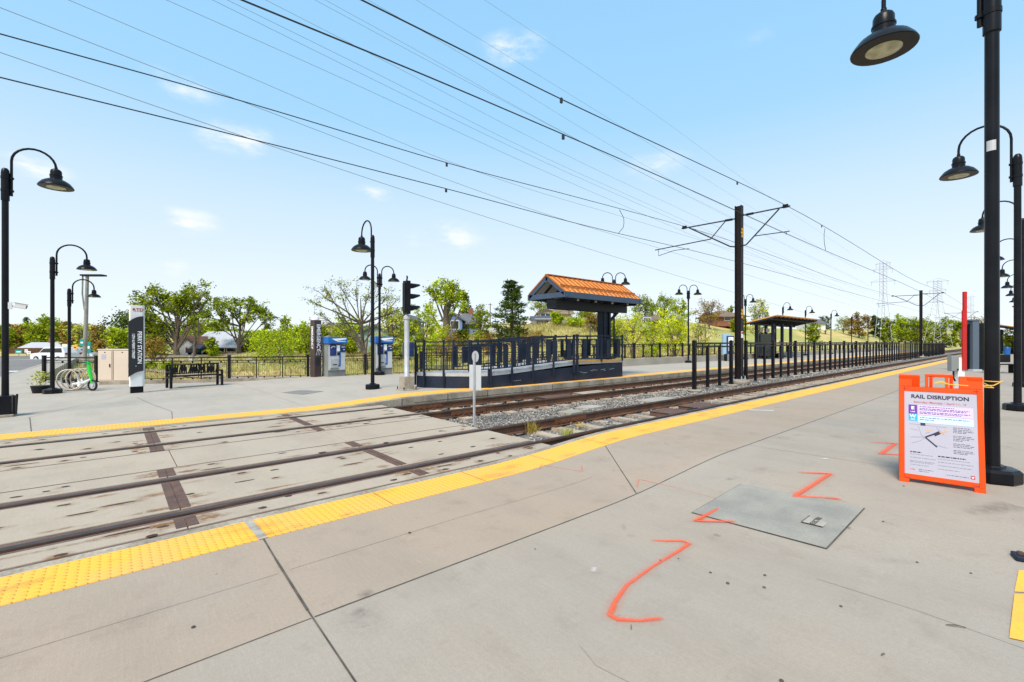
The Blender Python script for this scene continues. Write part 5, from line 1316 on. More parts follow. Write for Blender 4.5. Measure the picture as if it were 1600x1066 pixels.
b.build('foliage', LEAF['sage'], t)

# ------------------------------------------------------------------ trees
def grow(name, label, u, d, v_top, width_px, leaf, bark='bark', clumps=None, n_leaf=2600, leaf_s=.3, trunk_r=.22, lean=0, cat='tree', group=None, base_z=None, seed=1, crown=(.3, 1.0), bushy=.5, limb_n=10, cl_r=None):
    """clumps: (dx, z fraction, radius) in metres / fraction of height, x along the view's right"""
    rg = random.Random(seed * 131 + int(u))
    P = at(u, d); zb = terrain(P.x, P.y) if base_z is None else base_z; P.z = zb - .1
    Ht = hgt(v_top, d) - zb; Wd = width_px * d / F / 2
    RV = Vector((SA, -CA, 0)); FV = Vector((CA, SA, 0))
    t = thing(name, label, cat, P, 0, group)
    if clumps is None:
        clumps = []
        zc0, zc1 = crown
        for k in range(limb_n):
            zf = zc0 + (zc1 - zc0) * (k + .5) / limb_n; zz = (zf - (zc0 + zc1) / 2) / ((zc1 - zc0) / 2)
            rr = math.sqrt(max(.05, 1 - zz * zz * .85)); a = k * 2.4 + rg.uniform(-.5, .5); q = rg.uniform(.35, .95) * rr
            clumps.append((math.cos(a) * Wd * q * .85, zf, (cl_r or Wd * .42) * rg.uniform(.6, 1.2), math.sin(a) * Wd * q * .7))
    else: clumps = [(c_[0] * Wd, c_[1], c_[2] * Wd, rg.uniform(-.4, .4) * Wd) for c_ in clumps]
    tr = MB(); zt = Ht * max(.2, crown[0] * .8)
    top = RV * lean * Ht * .5
    tp = [Vector((0, 0, 0)), top * .25 + Vector((rg.uniform(-.1, .1), rg.uniform(-.1, .1), zt * .5)), top * .6 + Vector((0, 0, zt)), top * .8 + Vector((rg.uniform(-.2, .2), 0, zt + Ht * .22)), top + Vector((0, 0, Ht * .78))]
    tr.tube(tp, [trunk_r * 1.35, trunk_r, trunk_r * .85, trunk_r * .5, trunk_r * .12], 7)
    lf = MB(); tot = sum(c_[2] ** 2 for c_ in clumps)
    for (dx, zf, r, dy) in clumps:
        c = RV * dx + FV * dy + Vector((0, 0, zf * Ht - r * .35 if zf > .8 else zf * Ht)) + top * .5
        k = rg.choice([1, 2, 3]) if c.z > zt else 1
        s = tp[min(k, 3)]
        if s.z > c.z: s = tp[1]
        m1 = s.lerp(c, .4) + Vector((rg.uniform(-.4, .4), rg.uniform(-.4, .4), rg.uniform(-.2, .5))) * (r * .4); m2 = s.lerp(c, .75) + Vector((rg.uniform(-.3, .3), rg.uniform(-.3, .3), rg.uniform(0, .4))) * (r * .4)
        br = trunk_r * rg.uniform(.32, .5)
        tr.tube([s, m1, m2, c], [br, br * .75, br * .5, br * .2], 5)
        subs = []
        for _ in range(7):
            e = c + Vector((rg.gauss(0, 1), rg.gauss(0, 1), rg.gauss(.25, .8))) * r * .62
            f0 = m1.lerp(c, rg.uniform(.3, 1)); mm_ = f0.lerp(e, .5) + Vector((0, 0, rg.uniform(-.1, .3) * r))
            tr.tube([f0, mm_, e], [br * .32, br * .2, br * .06], 4, False); subs.append((f0, mm_, e))
            for _ in range(3):
                q0 = mm_.lerp(e, rg.random()); q1 = q0 + Vector((rg.gauss(0, 1), rg.gauss(0, 1), rg.gauss(.3, .7))) * r * .35; tr.tube([q0, q1], [br * .12, br * .04], 3, False); subs.append((q0, q0, q1))
        n_ = int(n_leaf * r * r / tot)
        for _ in range(n_):
            f0, mm_, e = rg.choice(subs); x = rg.random() ** .7; p = mm_.lerp(e, x) + Vector((rg.gauss(0, 1), rg.gauss(0, 1), rg.gauss(0, .8))) * r * .22 * bushy * 2
            s_ = leaf_s * rg.uniform(.5, 1.15); a = Vector((rg.gauss(0, 1), rg.gauss(0, 1), rg.gauss(0, .6))).normalized(); b_ = a.orthogonal().normalized(); b_.rotate(Matrix.Rotation(rg.uniform(0, 6.28), 3, a))
            lf.poly([p - a * s_ * .5, p + b_ * s_ * .3, p + a * s_ * .5, p - b_ * s_ * .3])
    tr.build('trunk', M[bark], t); lf.build('crown', LEAF[leaf], t)
    return t
def conifer(label, u, d, v_top, width_px, leaf='dark', seed=3, n_=2600, leaf_s=.34, ragged=.5, group=None, clear=.12, base_z=None, pw=.75):
    rg = random.Random(seed); P = at(u, d); zb = terrain(P.x, P.y) if base_z is None else base_z; P.z = zb - .1; Ht = hgt(v_top, d) - zb; Wd = width_px * d / F / 2
    t = thing('conifer', label, 'tree', P, 0, group); tr, lf = MB(), MB(); tr.tube([(0, 0, 0), (.05, 0, Ht * .5), (0, 0, Ht)], [.28, .17, .02], 7)
    nb = 46; tips = []
    for k in range(nb):
        zf = clear + (1 - clear) * (k / nb) ** .9; L = Wd * (1 - zf) ** pw * rg.uniform(1 - ragged, 1.15) + .15; a = k * 2.4 + rg.uniform(-.4, .4)
        p0 = Vector((0, 0, zf * Ht)); p1 = p0 + Vector((math.cos(a), math.sin(a), rg.uniform(-.15, .3))) * L
        tr.tube([p0, p0.lerp(p1, .5) + Vector((0, 0, -.05 * L)), p1], [.05, .035, .01], 4, False)
        for _ in range(n_ // nb):
            x = rg.random() ** .6; p = p0.lerp(p1, x) + Vector((rg.gauss(0, 1), rg.gauss(0, 1), rg.gauss(0, .6))) * (.1 + .16 * L * (1.1 - x * .6)); s_ = leaf_s * rg.uniform(.5, 1.2)
            q = Vector((math.cos(a + rg.gauss(0, .8)), math.sin(a + rg.gauss(0, .8)), rg.gauss(.25, .4))).normalized(); b_ = q.orthogonal().normalized(); b_.rotate(Matrix.Rotation(rg.uniform(0, 6.28), 3, q))
            lf.poly([p - q * s_ * .5, p + b_ * s_ * .16, p + q * s_ * .5, p - b_ * s_ * .16])
    tr.build('trunk', M['bark'], t); lf.build('crown', LEAF[leaf], t); return t
# the two big spreading trees in front of the white-gabled house
grow('deciduous_tree', 'big gnarled tree with long left limb standing left of the white-gabled house', 276, 60, 437, 124, 'olive', clumps=[(-1.0, .72, .22), (-.82, .8, .22), (-.62, .9, .2), (-.52, .74, .2), (-.35, .86, .22), (.05, .96, .26), (.3, .82, .28), (.12, .72, .3), (.55, .7, .26), (.78, .86, .14), (.9, .78, .1), (-.2, .6, .26), (.35, .55, .26), (-.55, .5, .28), (-.3, .4, .28), (-.75, .38, .25), (-.5, .22, .3), (.15, .42, .2), (.7, .5, .16)], n_leaf=8800, leaf_s=.36, trunk_r=.36, crown=(.25, 1), seed=5, bushy=.45)
grow('deciduous_tree', 'round-headed tree with dark limbs behind the white-gabled house', 374, 66, 458, 108, 'olive', clumps=[(-.9, .62, .2), (-.72, .8, .22), (-.45, .92, .2), (-.2, .84, .2), (.08, .9, .2), (.3, .82, .22), (.55, .86, .22), (.8, .74, .22), (.93, .58, .2), (.6, .64, .24), (-.5, .66, .2), (-.1, .66, .2), (.25, .6, .2), (-.8, .45, .2), (.8, .44, .16), (-.3, .5, .15)], n_leaf=5600, leaf_s=.34, trunk_r=.26, crown=(.3, 1), seed=8, bushy=.4)
grow('deciduous_tree', 'sparse leaning tree with bare twisting limbs behind the ticket machines', 572, 45, 432, 160, 'olive', clumps=[(-1.0, .72, .16), (-.85, .9, .16), (-.68, .82, .18), (-.45, .93, .16), (-.3, .78, .16), (-.1, .9, .17), (.12, .8, .18), (.3, .92, .18), (.5, .8, .2), (.62, .64, .2), (.4, .6, .16), (-.7, .58, .14), (-.9, .5, .12), (-.5, .62, .14), (.1, .62, .13), (.75, .76, .14)], n_leaf=2000, leaf_s=.2, trunk_r=.24, crown=(.35, 1), lean=-.12, seed=4, bushy=.5)
grow('deciduous_tree', 'leafy green tree left of the blue house, with a thick pale trunk', 697, 64, 431, 80, 'fresh', bark='bark2', clumps=[(-.55, .8, .34), (0, .88, .36), (.3, .95, .26), (.6, .8, .3), (.35, .7, .34), (-.2, .72, .34), (-.7, .6, .28), (.7, .62, .22), (.1, .58, .25)], n_leaf=4200, leaf_s=.34, trunk_r=.5, crown=(.4, 1), seed=3, bushy=.5)
grow('deciduous_tree', 'yellow-green young tree between the rail signal and the blue house', 662, 46, 475, 62, 'fresh', n_leaf=3000, leaf_s=.22, trunk_r=.13, crown=(.15, 1), seed=7, limb_n=14)
conifer('dark pointed conifer behind the roof of the blue house', 727, 88, 457, 36, seed=5, n_=2600, leaf_s=.5, ragged=.2)
conifer('tall ragged pine between the white van and the blue house', 800, 70, 437, 74, leaf='dark', seed=11, n_=6400, leaf_s=.5, ragged=.45, clear=.06, pw=.5)
grow('deciduous_tree', 'dark green bushy tree on the right side of the blue house', 752, 66, 478, 44, 'olive', n_leaf=2600, leaf_s=.3, trunk_r=.2, crown=(.12, 1), seed=12, limb_n=12)
grow('shrub', 'bright yellow-green bare-legged bush just right of the canopy column', 988, 46, 489, 70, 'lime', n_leaf=2400, leaf_s=.17, trunk_r=.12, crown=(.55, 1), cat='bush', seed=13, limb_n=13, cl_r=.75)
grow('shrub', 'bright yellow-green bush behind the double lamp right of the canopy', 1052, 50, 488, 76, 'lime', n_leaf=4200, leaf_s=.2, trunk_r=.12, crown=(.35, 1), cat='bush', seed=14, limb_n=15, cl_r=1.0)
grow('shrub', 'pale green bush right of the brightest bush by the double lamp', 1092, 54, 500, 52, 'sage', n_leaf=1900, leaf_s=.2, trunk_r=.1, crown=(.3, 1), cat='bush', seed=15, limb_n=10)
GB = 'trees on the slope beyond the far platform'
for i, (u, d, v, w, leaf, lab) in enumerate([(1008, 88, 466, 56, 'olive', 'green tree behind the right end of the canopy roof'), (1036, 92, 461, 46, 'olive', 'thin-topped tree on the slope left of the double lamp'), (1062, 84, 468, 40, 'fresh', 'green tree right behind the heads of the double lamp'), (1108, 108, 468, 48, 'brown', 'brownish half-bare tree left of the brick house on the hill'),
        (1141, 122, 479, 16, 'olive', 'small tree rising over the roof of the brick house'), (1186, 92, 466, 44, 'sage', 'pale open tree right of the catenary pole'), (845, 120, 466, 38, 'olive', 'green tree left of the beige house'), (870, 84, 487, 24, 'fresh', 'small bright tree in front of the beige house'), (916, 98, 486, 40, 'olive', 'dull green tree right of the beige house'), (928, 80, 489, 36, 'brown', 'grey-brown bare bush left of the canopy column'),
        (1290, 170, 493, 22, 'dark', 'small dark tree on the hill beyond the shelter'), (1318, 190, 497, 30, 'olive', 'low tree line piece right of the small dark hill tree')]):
    grow('hill_tree', lab, u, d, v, w, leaf, n_leaf=2200, leaf_s=.36 if d > 80 else .26, trunk_r=.2, crown=(.25, 1), seed=20 + i, group=GB, limb_n=11, bushy=.5)
grow('hill_tree', 'broad brown and green tree on the hill crest left of the far lamps', 1342, 180, 490, 36, 'brown', n_leaf=2800, leaf_s=.7, trunk_r=.3, crown=(.1, 1), seed=41, group=GB, limb_n=12, bushy=.6)
for i, (u, v, w, leaf, d) in enumerate([(1368, 493, 20, 'dark', 200), (1388, 497, 24, 'olive', 200), (1408, 491, 34, 'fresh', 210), (1432, 497, 34, 'olive', 205), (1452, 500, 34, 'olive', 215), (1478, 495, 34, 'olive', 210), (1502, 500, 30, 'olive', 200), (1530, 502, 40, 'brown', 220), (1420, 503, 60, 'olive', 230)]):
    grow('hill_tree', ('dark upright', 'low olive', 'bright green', 'dense olive', 'flat-topped olive', 'spreading olive', 'small olive', 'brown', 'wide low olive')[i] + ' tree in the far tree line by the ' + ('left grey pylon', 'left pylon foot', 'right of the left pylon foot', 'far catenary pole', 'left leg of the right pylon', 'right leg of the right pylon', 'red barrier bar', 'tall kiosk', 'gap between the pylons')[i], u, d, v, w, leaf, n_leaf=3400, leaf_s=.75, trunk_r=.3, crown=(.05, 1), seed=60 + i, limb_n=10, bushy=.6, group=GB)
# left background
GL = 'trees behind the left street'
for i, (u, d, v, w, leaf, lab, nl) in enumerate([(205, 74, 490, 74, 'dark', 'dark dense tree just left of the station name pylon', 3600), (188, 66, 510, 44, 'fresh', 'lighter low tree in front of the dark dense tree by the pylon', 2200), (236, 62, 487, 36, 'olive', 'leafy tree right of the station name pylon', 2400), (132, 84, 506, 50, 'sage', 'pale brownish tree behind the street signs', 2000), (112, 92, 503, 34, 'brown', 'brown tree left of the street signs', 1700), (155, 78, 508, 34, 'brown', 'brown bare tree above the beige cabinets', 1400),
        (76, 128, 500, 60, 'olive', 'broad green tree behind the right half of the grey-roofed house', 3200), (48, 135, 507, 52, 'fresh', 'green tree behind the middle of the grey-roofed house', 2800), (22, 118, 507, 36, 'brown', 'brownish tree at the left end of the grey-roofed house', 2200), (6, 112, 512, 40, 'olive', 'green tree at the left edge of the view', 2200), (95, 120, 503, 40, 'olive', 'green tree between the two left lamp poles', 2400),
        (340, 92, 505, 90, 'olive', 'long leafy mass behind the white-gabled house roof', 3600), (300, 96, 508, 60, 'olive', 'distant green tree over the left of the white-gabled roof', 2400), (420, 58, 515, 60, 'fresh', 'fresh green tree right of the white-gabled house', 3000), (446, 84, 492, 24, 'olive', 'thin top-heavy tree on the skyline left of the emergency phone', 700), (470, 62, 505, 56, 'fresh', 'green thicket tree left of the emergency phone', 3000), (505, 66, 512, 40, 'olive', 'green tree behind the emergency phone', 2200), (545, 62, 500, 60, 'fresh', 'yellow-green tree between the two ticket machines', 2800), (612, 56, 478, 60, 'sage', 'brown-grey twiggy tree behind the double lamp', 2000), (640, 64, 500, 40, 'olive', 'green tree behind the rail signal post', 2200)]):
    grow('background_tree', lab, u, d, v, w, leaf, n_leaf=nl, leaf_s=.006 * d, trunk_r=.2, crown=(.12, 1), seed=80 + i, limb_n=13, bushy=.55, group=GL)
conifer('small pointed conifer over the grey-roofed house', 41, 140, 495, 18, seed=9, n_=1500, leaf_s=.8, ragged=.2)
grow('background_tree', 'bare dead tree with a few twigs left of the white-gabled house door', 304, 58, 488, 40, 'brown', n_leaf=120, leaf_s=.2, trunk_r=.16, crown=(.4, 1), seed=101, limb_n=7, group=GL)
GS = 'bushes along the far side of the gully'
for i, (u, d, v, w, leaf, lab) in enumerate([(408, 50, 521, 64, 'fresh', 'rounded yellow-green bush right of the brick wall of the house'), (438, 47, 519, 70, 'fresh', 'yellow-green bush left of the grassy bank'), (478, 54, 516, 50, 'olive', 'darker bush left of the emergency phone post'), (330, 62, 526, 22, 'fresh', 'small green bush before the brick wall of the white-gabled house'), (240, 52, 528, 40, 'brown', 'brown scrub right of the station name pylon'), (232, 40, 566, 26, 'fresh', 'low green plant in the gully beyond the bench'), (262, 40, 567, 22, 'fresh', 'low green plant in the gully left of the bench back'), (700, 55, 520, 60, 'brown', 'reddish scrub below the blue house'), (830, 66, 522, 46, 'brown', 'reddish scrub beside the ragged pine'), (765, 60, 524, 40, 'brown', 'rusty weeds below the white van'), (598, 52, 528, 40, 'olive', 'dark bush behind the right ticket machine'), (1272, 110, 503, 26, 'olive', 'rounded bush on the slope behind the shelter'), (1155, 110, 496, 30, 'olive', 'dark hedge before the brick house'), (1382, 150, 508, 12, 'olive', 'small round bush on the dry slope'), (1580, 60, 512, 24, 'fresh', 'green bush at the right edge between the lamp poles')]):
    grow('bush', lab, u, d, v, w, leaf, n_leaf=1700, leaf_s=.0045 * d, trunk_r=.07, crown=(.1, 1), cat='bush', seed=120 + i, limb_n=12, bushy=.6, group=GS)
for i, (u, d, v, w, leaf, lab) in enumerate([(356, 74, 520, 60, 'olive', 'green bush behind the brick wall left of the round-headed tree trunk'), (392, 70, 516, 50, 'fresh', 'green bush at the foot of the round-headed tree'), (455, 70, 512, 60, 'olive', 'broad olive bush behind the yellow-green bushes'), (500, 74, 514, 60, 'fresh', 'fresh green bush under the brown-roofed cabin'), (530, 60, 520, 40, 'olive', 'olive bush between the cabin and the grey gabled house'), (588, 66, 508, 50, 'olive', 'olive bush above the right ticket machine'), (625, 58, 512, 50, 'fresh', 'fresh bush left of the rail signal post'), (682, 60, 506, 50, 'fresh', 'light green bush at the foot of the thick pale trunk'), (718, 68, 515, 30, 'olive', 'olive bush before the porch of the blue house'), (250, 66, 505, 60, 'olive', 'olive bush at the foot of the big gnarled tree'), (900, 84, 500, 40, 'fresh', 'fresh bush under the right end of the canopy beam'), (960, 70, 500, 40, 'olive', 'olive bush behind the canopy column'), (1020, 62, 500, 44, 'fresh', 'green bush between the two bright yellow-green bushes')]):
    grow('bush', lab, u, d, v, w, leaf, n_leaf=2000, leaf_s=.0045 * d, trunk_r=.07, crown=(.08, 1), cat='bush', seed=160 + i, limb_n=13, bushy=.6, group=GS)
# dry grass tufts over the near slope: one uncountable cover
b = MB(); rg = random.Random(99)
for _ in range(9000):
    x, y = rg.uniform(-2, 75), rg.uniform(17.8, 62)
    if x < 19 and y < ytop(max(x, -12)) + .6: continue
    if y > 72: continue
    z = terrain(x, y) - .03; d = math.hypot(x, y); s = .1 + .004 * d
    for _ in range(4):
        an = rg.uniform(0, 6.28); h_ = s * rg.uniform(.8, 2.2); w = s * .12; dx, dy = math.cos(an), math.sin(an); ox, oy = rg.gauss(0, s), rg.gauss(0, s); lx, ly = rg.gauss(0, .5) * h_, rg.gauss(0, .5) * h_
        b.poly([(x + ox - dx * w, y + oy - dy * w, z), (x + ox + dx * w, y + oy + dy * w, z), (x + ox + lx, y + oy + ly, z + h_)])
tag(b.build('dry_grass', mat_leaf('grass_blades', (.44, .33, .13), (.52, .4, .18), (.28, .3, .085))), 'dry straw-coloured grass over the gully and slope', kind='stuff')
b = MB()
for _ in range(70):
    u = rg.uniform(230, 500); P = at(u, rg.uniform(44, 58)); z = terrain(P.x, P.y); stone(P.x, P.y, z + .05, rg.uniform(.15, .5))
tag(b.build('bank_rocks', M['wallc']), 'scattered pale rocks along the far bank of the gully', kind='stuff')
b = MB(); pth = [at(u, d) for u, d in ((225, 38), (330, 37), (420, 37), (540, 36), (640, 36), (760, 40))]
for p, q in zip(pth, pth[1:]):
    for i in range(10):
        a, c_ = p.lerp(q, i / 10), p.lerp(q, (i + 1) / 10); n_ = Vector((CA, SA, 0)) * 1.1
        b.poly([(w_.x, w_.y, terrain(w_.x, w_.y) + .12) for w_ in (a - n_, c_ - n_, c_ + n_, a + n_)])
tag(b.build('path', M['conc']), kind='structure')

# ------------------------------------------------------------------ houses
def house(label, u0, u1, d, v_eave, v_ridge, wall_m, roof_m, name='house', ridge_along=True, depth=8, yaw=0, windows=(), v_base=None, chimney=None, gable_m=None, overhang=.5, door=None, hip=False, porch=None):
    """front wall spans columns u0..u1 at depth d; ridge parallel to the front unless ridge_along is False"""
    p0, p1 = at(u0, d), at(u1, d + yaw); w = (p1 - p0).xy.length; an = math.atan2(p1.y - p0.y, p1.x - p0.x); c_ = (p0 + p1) / 2
    zb = min(terrain(p0.x, p0.y), terrain(p1.x, p1.y)) - .3 if v_base is None else hgt(v_base, d)
    ze, zr = hgt(v_eave, d) - zb, hgt(v_ridge, d + depth / 2 if ridge_along else d) - zb
    t = thing(name, label, 'house', (c_.x, c_.y, zb), an)
    b = MB()
    if ridge_along:
        b.bb(-w / 2, w / 2, 0, depth, -1, ze)
        g_ = [(0, ze), (depth, ze), (depth / 2, zr - .1)]
        for x in (-w / 2, w / 2): b.poly([(x, y, z) for y, z in (g_ if x < 0 else g_[::-1])])
    else:
        b.bb(-w / 2, w / 2, 0, depth, -1, ze)
        for y in (0, depth): b.poly([(-w / 2, y, ze), (w / 2, y, ze), (0, y, zr - .1)])
    b.build('wall', wall_m, t)
    o = overhang; b = MB(); th = .16
    if ridge_along:
        A_ = [(-w / 2 - o, -o, ze - o * .35), (w / 2 + o, -o, ze - o * .35), (w / 2 + o, depth / 2, zr), (-w / 2 - o, depth / 2, zr)]; B_ = [(x, depth - y, z) for x, y, z in A_][::-1]
        if hip: A_ = [A_[0], A_[1], (w / 2 - depth * .35, depth / 2, zr), (-w / 2 + depth * .35, depth / 2, zr)]; B_ = [(x, depth - y, z) for x, y, z in A_][::-1]
    else:
        A_ = [(-w / 2 - o, -o, ze - o * .4), (0, -o, zr), (0, depth + o, zr), (-w / 2 - o, depth + o, ze - o * .4)]; B_ = [(-x, y, z) for x, y, z in A_][::-1]
    for q in (A_, B_):
        k = len(b.v); b.v += q + [(x, y, z - th) for x, y, z in q]
        for f_ in ((0, 1, 2, 3), (4, 7, 6, 5), (0, 4, 5, 1), (1, 5, 6, 2), (2, 6, 7, 3), (3, 7, 4, 0)): b.face([k + i for i in f_])
    if hip:
        for sx in (-1, 1): b.poly([(sx * (w / 2 + o), -o, ze - o * .35), (sx * (w / 2 + o), depth + o, ze - o * .35), (sx * (w / 2 - depth * .35), depth / 2, zr)])
    ro = b.build('roof', roof_m, t)
    if chimney: x = -w / 2 + w * chimney; MB().bb(x - .4, x + .4, depth / 2 - .3, depth / 2 + .3, zr - .6, zr + .9).build('chimney', M['brick'], ro)
    for (fx, z0, z1__, ww) in windows:
        x = -w / 2 + w * fx; f_ = MB().bb(x - ww / 2 - .1, x + ww / 2 + .1, -.06, .0, z0 - .1, z1__ + .1).build('window', M['white'], t)
        MB().bb(x - ww / 2, x + ww / 2, -.085, -.055, z0, z1__).build('pane', M['glass'], f_)
    if door: x = -w / 2 + w * door; MB().bb(x - .5, x + .5, -.07, 0, 0, 2.1).build('door', M['brown'], t)
    return t
M['brick'] = mat('brick', (.27, .1, .06), .85, c2=(.2, .075, .05), scale=6, fine=.2, fscale=12)
M['shingle_l'] = mat('pale_shingle', (.42, .43, .46), .8, c2=(.36, .37, .4), scale=2, fine=.1)
M['shingle_d'] = mat('dark_shingle', (.1, .1, .115), .85, c2=(.14, .135, .14), scale=2, fine=.15)
M['shingle_b'] = mat('brown_shingle', (.2, .145, .1), .85, c2=(.15, .11, .08), scale=2, fine=.15)
M['siding_b'] = mat('blue_siding', (.12, .2, .36), .7, c2=(.15, .24, .4), scale=2)
M['siding_t'] = mat('sage_siding', (.3, .4, .37), .7, c2=(.26, .35, .33), scale=2)
M['siding_g'] = mat('dark_siding', (.07, .075, .085), .7)
M['siding_w'] = mat('white_siding', (.68, .68, .67), .7, c2=(.6, .6, .6), scale=2)
M['siding_y'] = mat('cream_siding', (.66, .52, .32), .7, c2=(.6, .46, .28), scale=2)
M['wood'] = mat('wood_fence', (.12, .05, .03), .85, c2=(.17, .075, .045), scale=3, fine=.2)
house('long low house with pale grey roof and dark walls across the left street', 25, 106, 100, 547, 535, M['siding_g'], M['shingle_l'], v_base=563, depth=8, windows=((.45, .8, 1.8, 1.6), (.2, .8, 1.8, 1.2), (.75, .8, 1.8, 1.8)), chimney=.33, overhang=.8)
house('brick house with pale grey roof behind the bench, beside the white gable', 300, 372, 68, 540, 518, M['brick'], M['shingle_l'], v_base=556, depth=9, windows=((.62, .6, 1.5, 1.1), (.86, .6, 1.5, 1.3)), overhang=.6)
house('white gabled wing with red verge at the left of the brick house', 278, 304, 66, 537, 525, M['siding_w'], M['wood'], v_base=556, ridge_along=False, depth=6, overhang=.4)
house('low brown-roofed cabin behind the emergency phone post', 492, 530, 72, 526, 507, M['siding_w'], M['shingle_b'], v_base=546, depth=7, windows=((.4, .7, 1.5, 1.2),))
house('grey gabled house half hidden behind the leaning tree', 536, 566, 68, 524, 506, M['siding_t'], M['shingle_d'], v_base=546, ridge_along=False, depth=8, windows=((.5, 1, 2, 1.2),))
house('small sage gabled shed right of the leaning tree trunk', 566, 608, 62, 518, 507, M['siding_t'], M['shingle_d'], v_base=540, ridge_along=False, depth=7)
house('brick and plaster cottage behind the double lamp', 604, 626, 70, 528, 512, M['brick'], M['shingle_b'], v_base=546, depth=6, windows=((.5, .6, 1.6, .8),))
house('two-storey sage house with white trimmed window behind the rail signal', 619, 648, 74, 500, 490, M['siding_t'], M['shingle_d'], v_base=540, ridge_along=False, depth=8, windows=((.35, 2.6, 4.0, 1.0), (.75, .6, 1.8, .9)))
house('blue two-storey house with white trim and dark roof above the ramp', 692, 722, 76, 499, 487, M['siding_b'], M['shingle_d'], v_base=529, ridge_along=False, depth=9, windows=((.62, 1.6, 2.9, 1.3), (.25, 1.6, 2.9, .9)), overhang=.45)
house('right wing of the blue house with slate roof and white porch column', 722, 743, 77, 504, 490, M['siding_b'], M['shingle_d'], v_base=528, depth=8, windows=(), door=.3, chimney=.5)
house('cream two-storey house with low brown roof on the hill', 842, 868, 100, 488, 483, M['siding_y'], M['shingle_b'], v_base=514, ridge_along=False, depth=9, windows=((.6, 2.2, 3.4, 1.4), (.25, 2.2, 3.4, .9)), overhang=.6)
house('orange brick wing of the cream house, under a long flat roof', 864, 893, 104, 489, 484, M['siding_y'], M['shingle_b'], v_base=506, depth=8, overhang=.7)
house('white outbuilding with dark carport roof before the cream house', 836, 862, 92, 498, 494, M['siding_w'], M['siding_g'], v_base=512, depth=6, windows=((.3, .4, 1.6, 1.4), (.7, .4, 1.6, 1.2)), overhang=.9)
house('brick ranch house with grey hip roof on the hill left of the catenary pole', 1114, 1165, 118, 493, 486, M['brick'], M['shingle_b'], v_base=504, depth=9, windows=((.45, .5, 1.6, 1.6), (.75, .5, 1.5, 1.2)), overhang=.8, hip=True)
house('low brick house in the trees right of the canopy', 1020, 1030, 84, 498, 492, M['brick'], M['shingle_b'], v_base=508, depth=6)
house('white house with dark window among trees behind the yellow bush', 1004, 1018, 80, 499, 494, M['siding_w'], M['shingle_d'], v_base=507, depth=6, windows=((.5, .3, 1.1, 1.2),))
house('white house on the hilltop behind the shelter roof', 1266, 1290, 165, 505, 499, M['siding_w'], M['shingle_d'], v_base=512, depth=8)
tag(MB().bar(at(6, 88, -1.4) + Vector((0, 0, .9)), at(80, 92, -1.4) + Vector((0, 0, .9)), .08, 2.0).build('wood_fence', M['wood']), 'brown wooden fence in front of the grey-roofed house', 'fence')
tag(MB().bar(at(878, 86, 0) + Vector((0, 0, 5.2)), at(912, 88, 0) + Vector((0, 0, 5.2)), .05, 1.4).build('wire_fence', M['galv']), 'grey mesh fence on the slope right of the cream house', 'fence')
tag(MB().bar(at(1500, 150, 0) + Vector((0, 0, 4.0)), at(1556, 150, 0) + Vector((0, 0, 4.0)), .3, 3.2).build('retaining_wall', mat('brown_wall', (.13, .09, .065), .9)), 'dark brown retaining wall on the hill behind the barrier', 'wall')

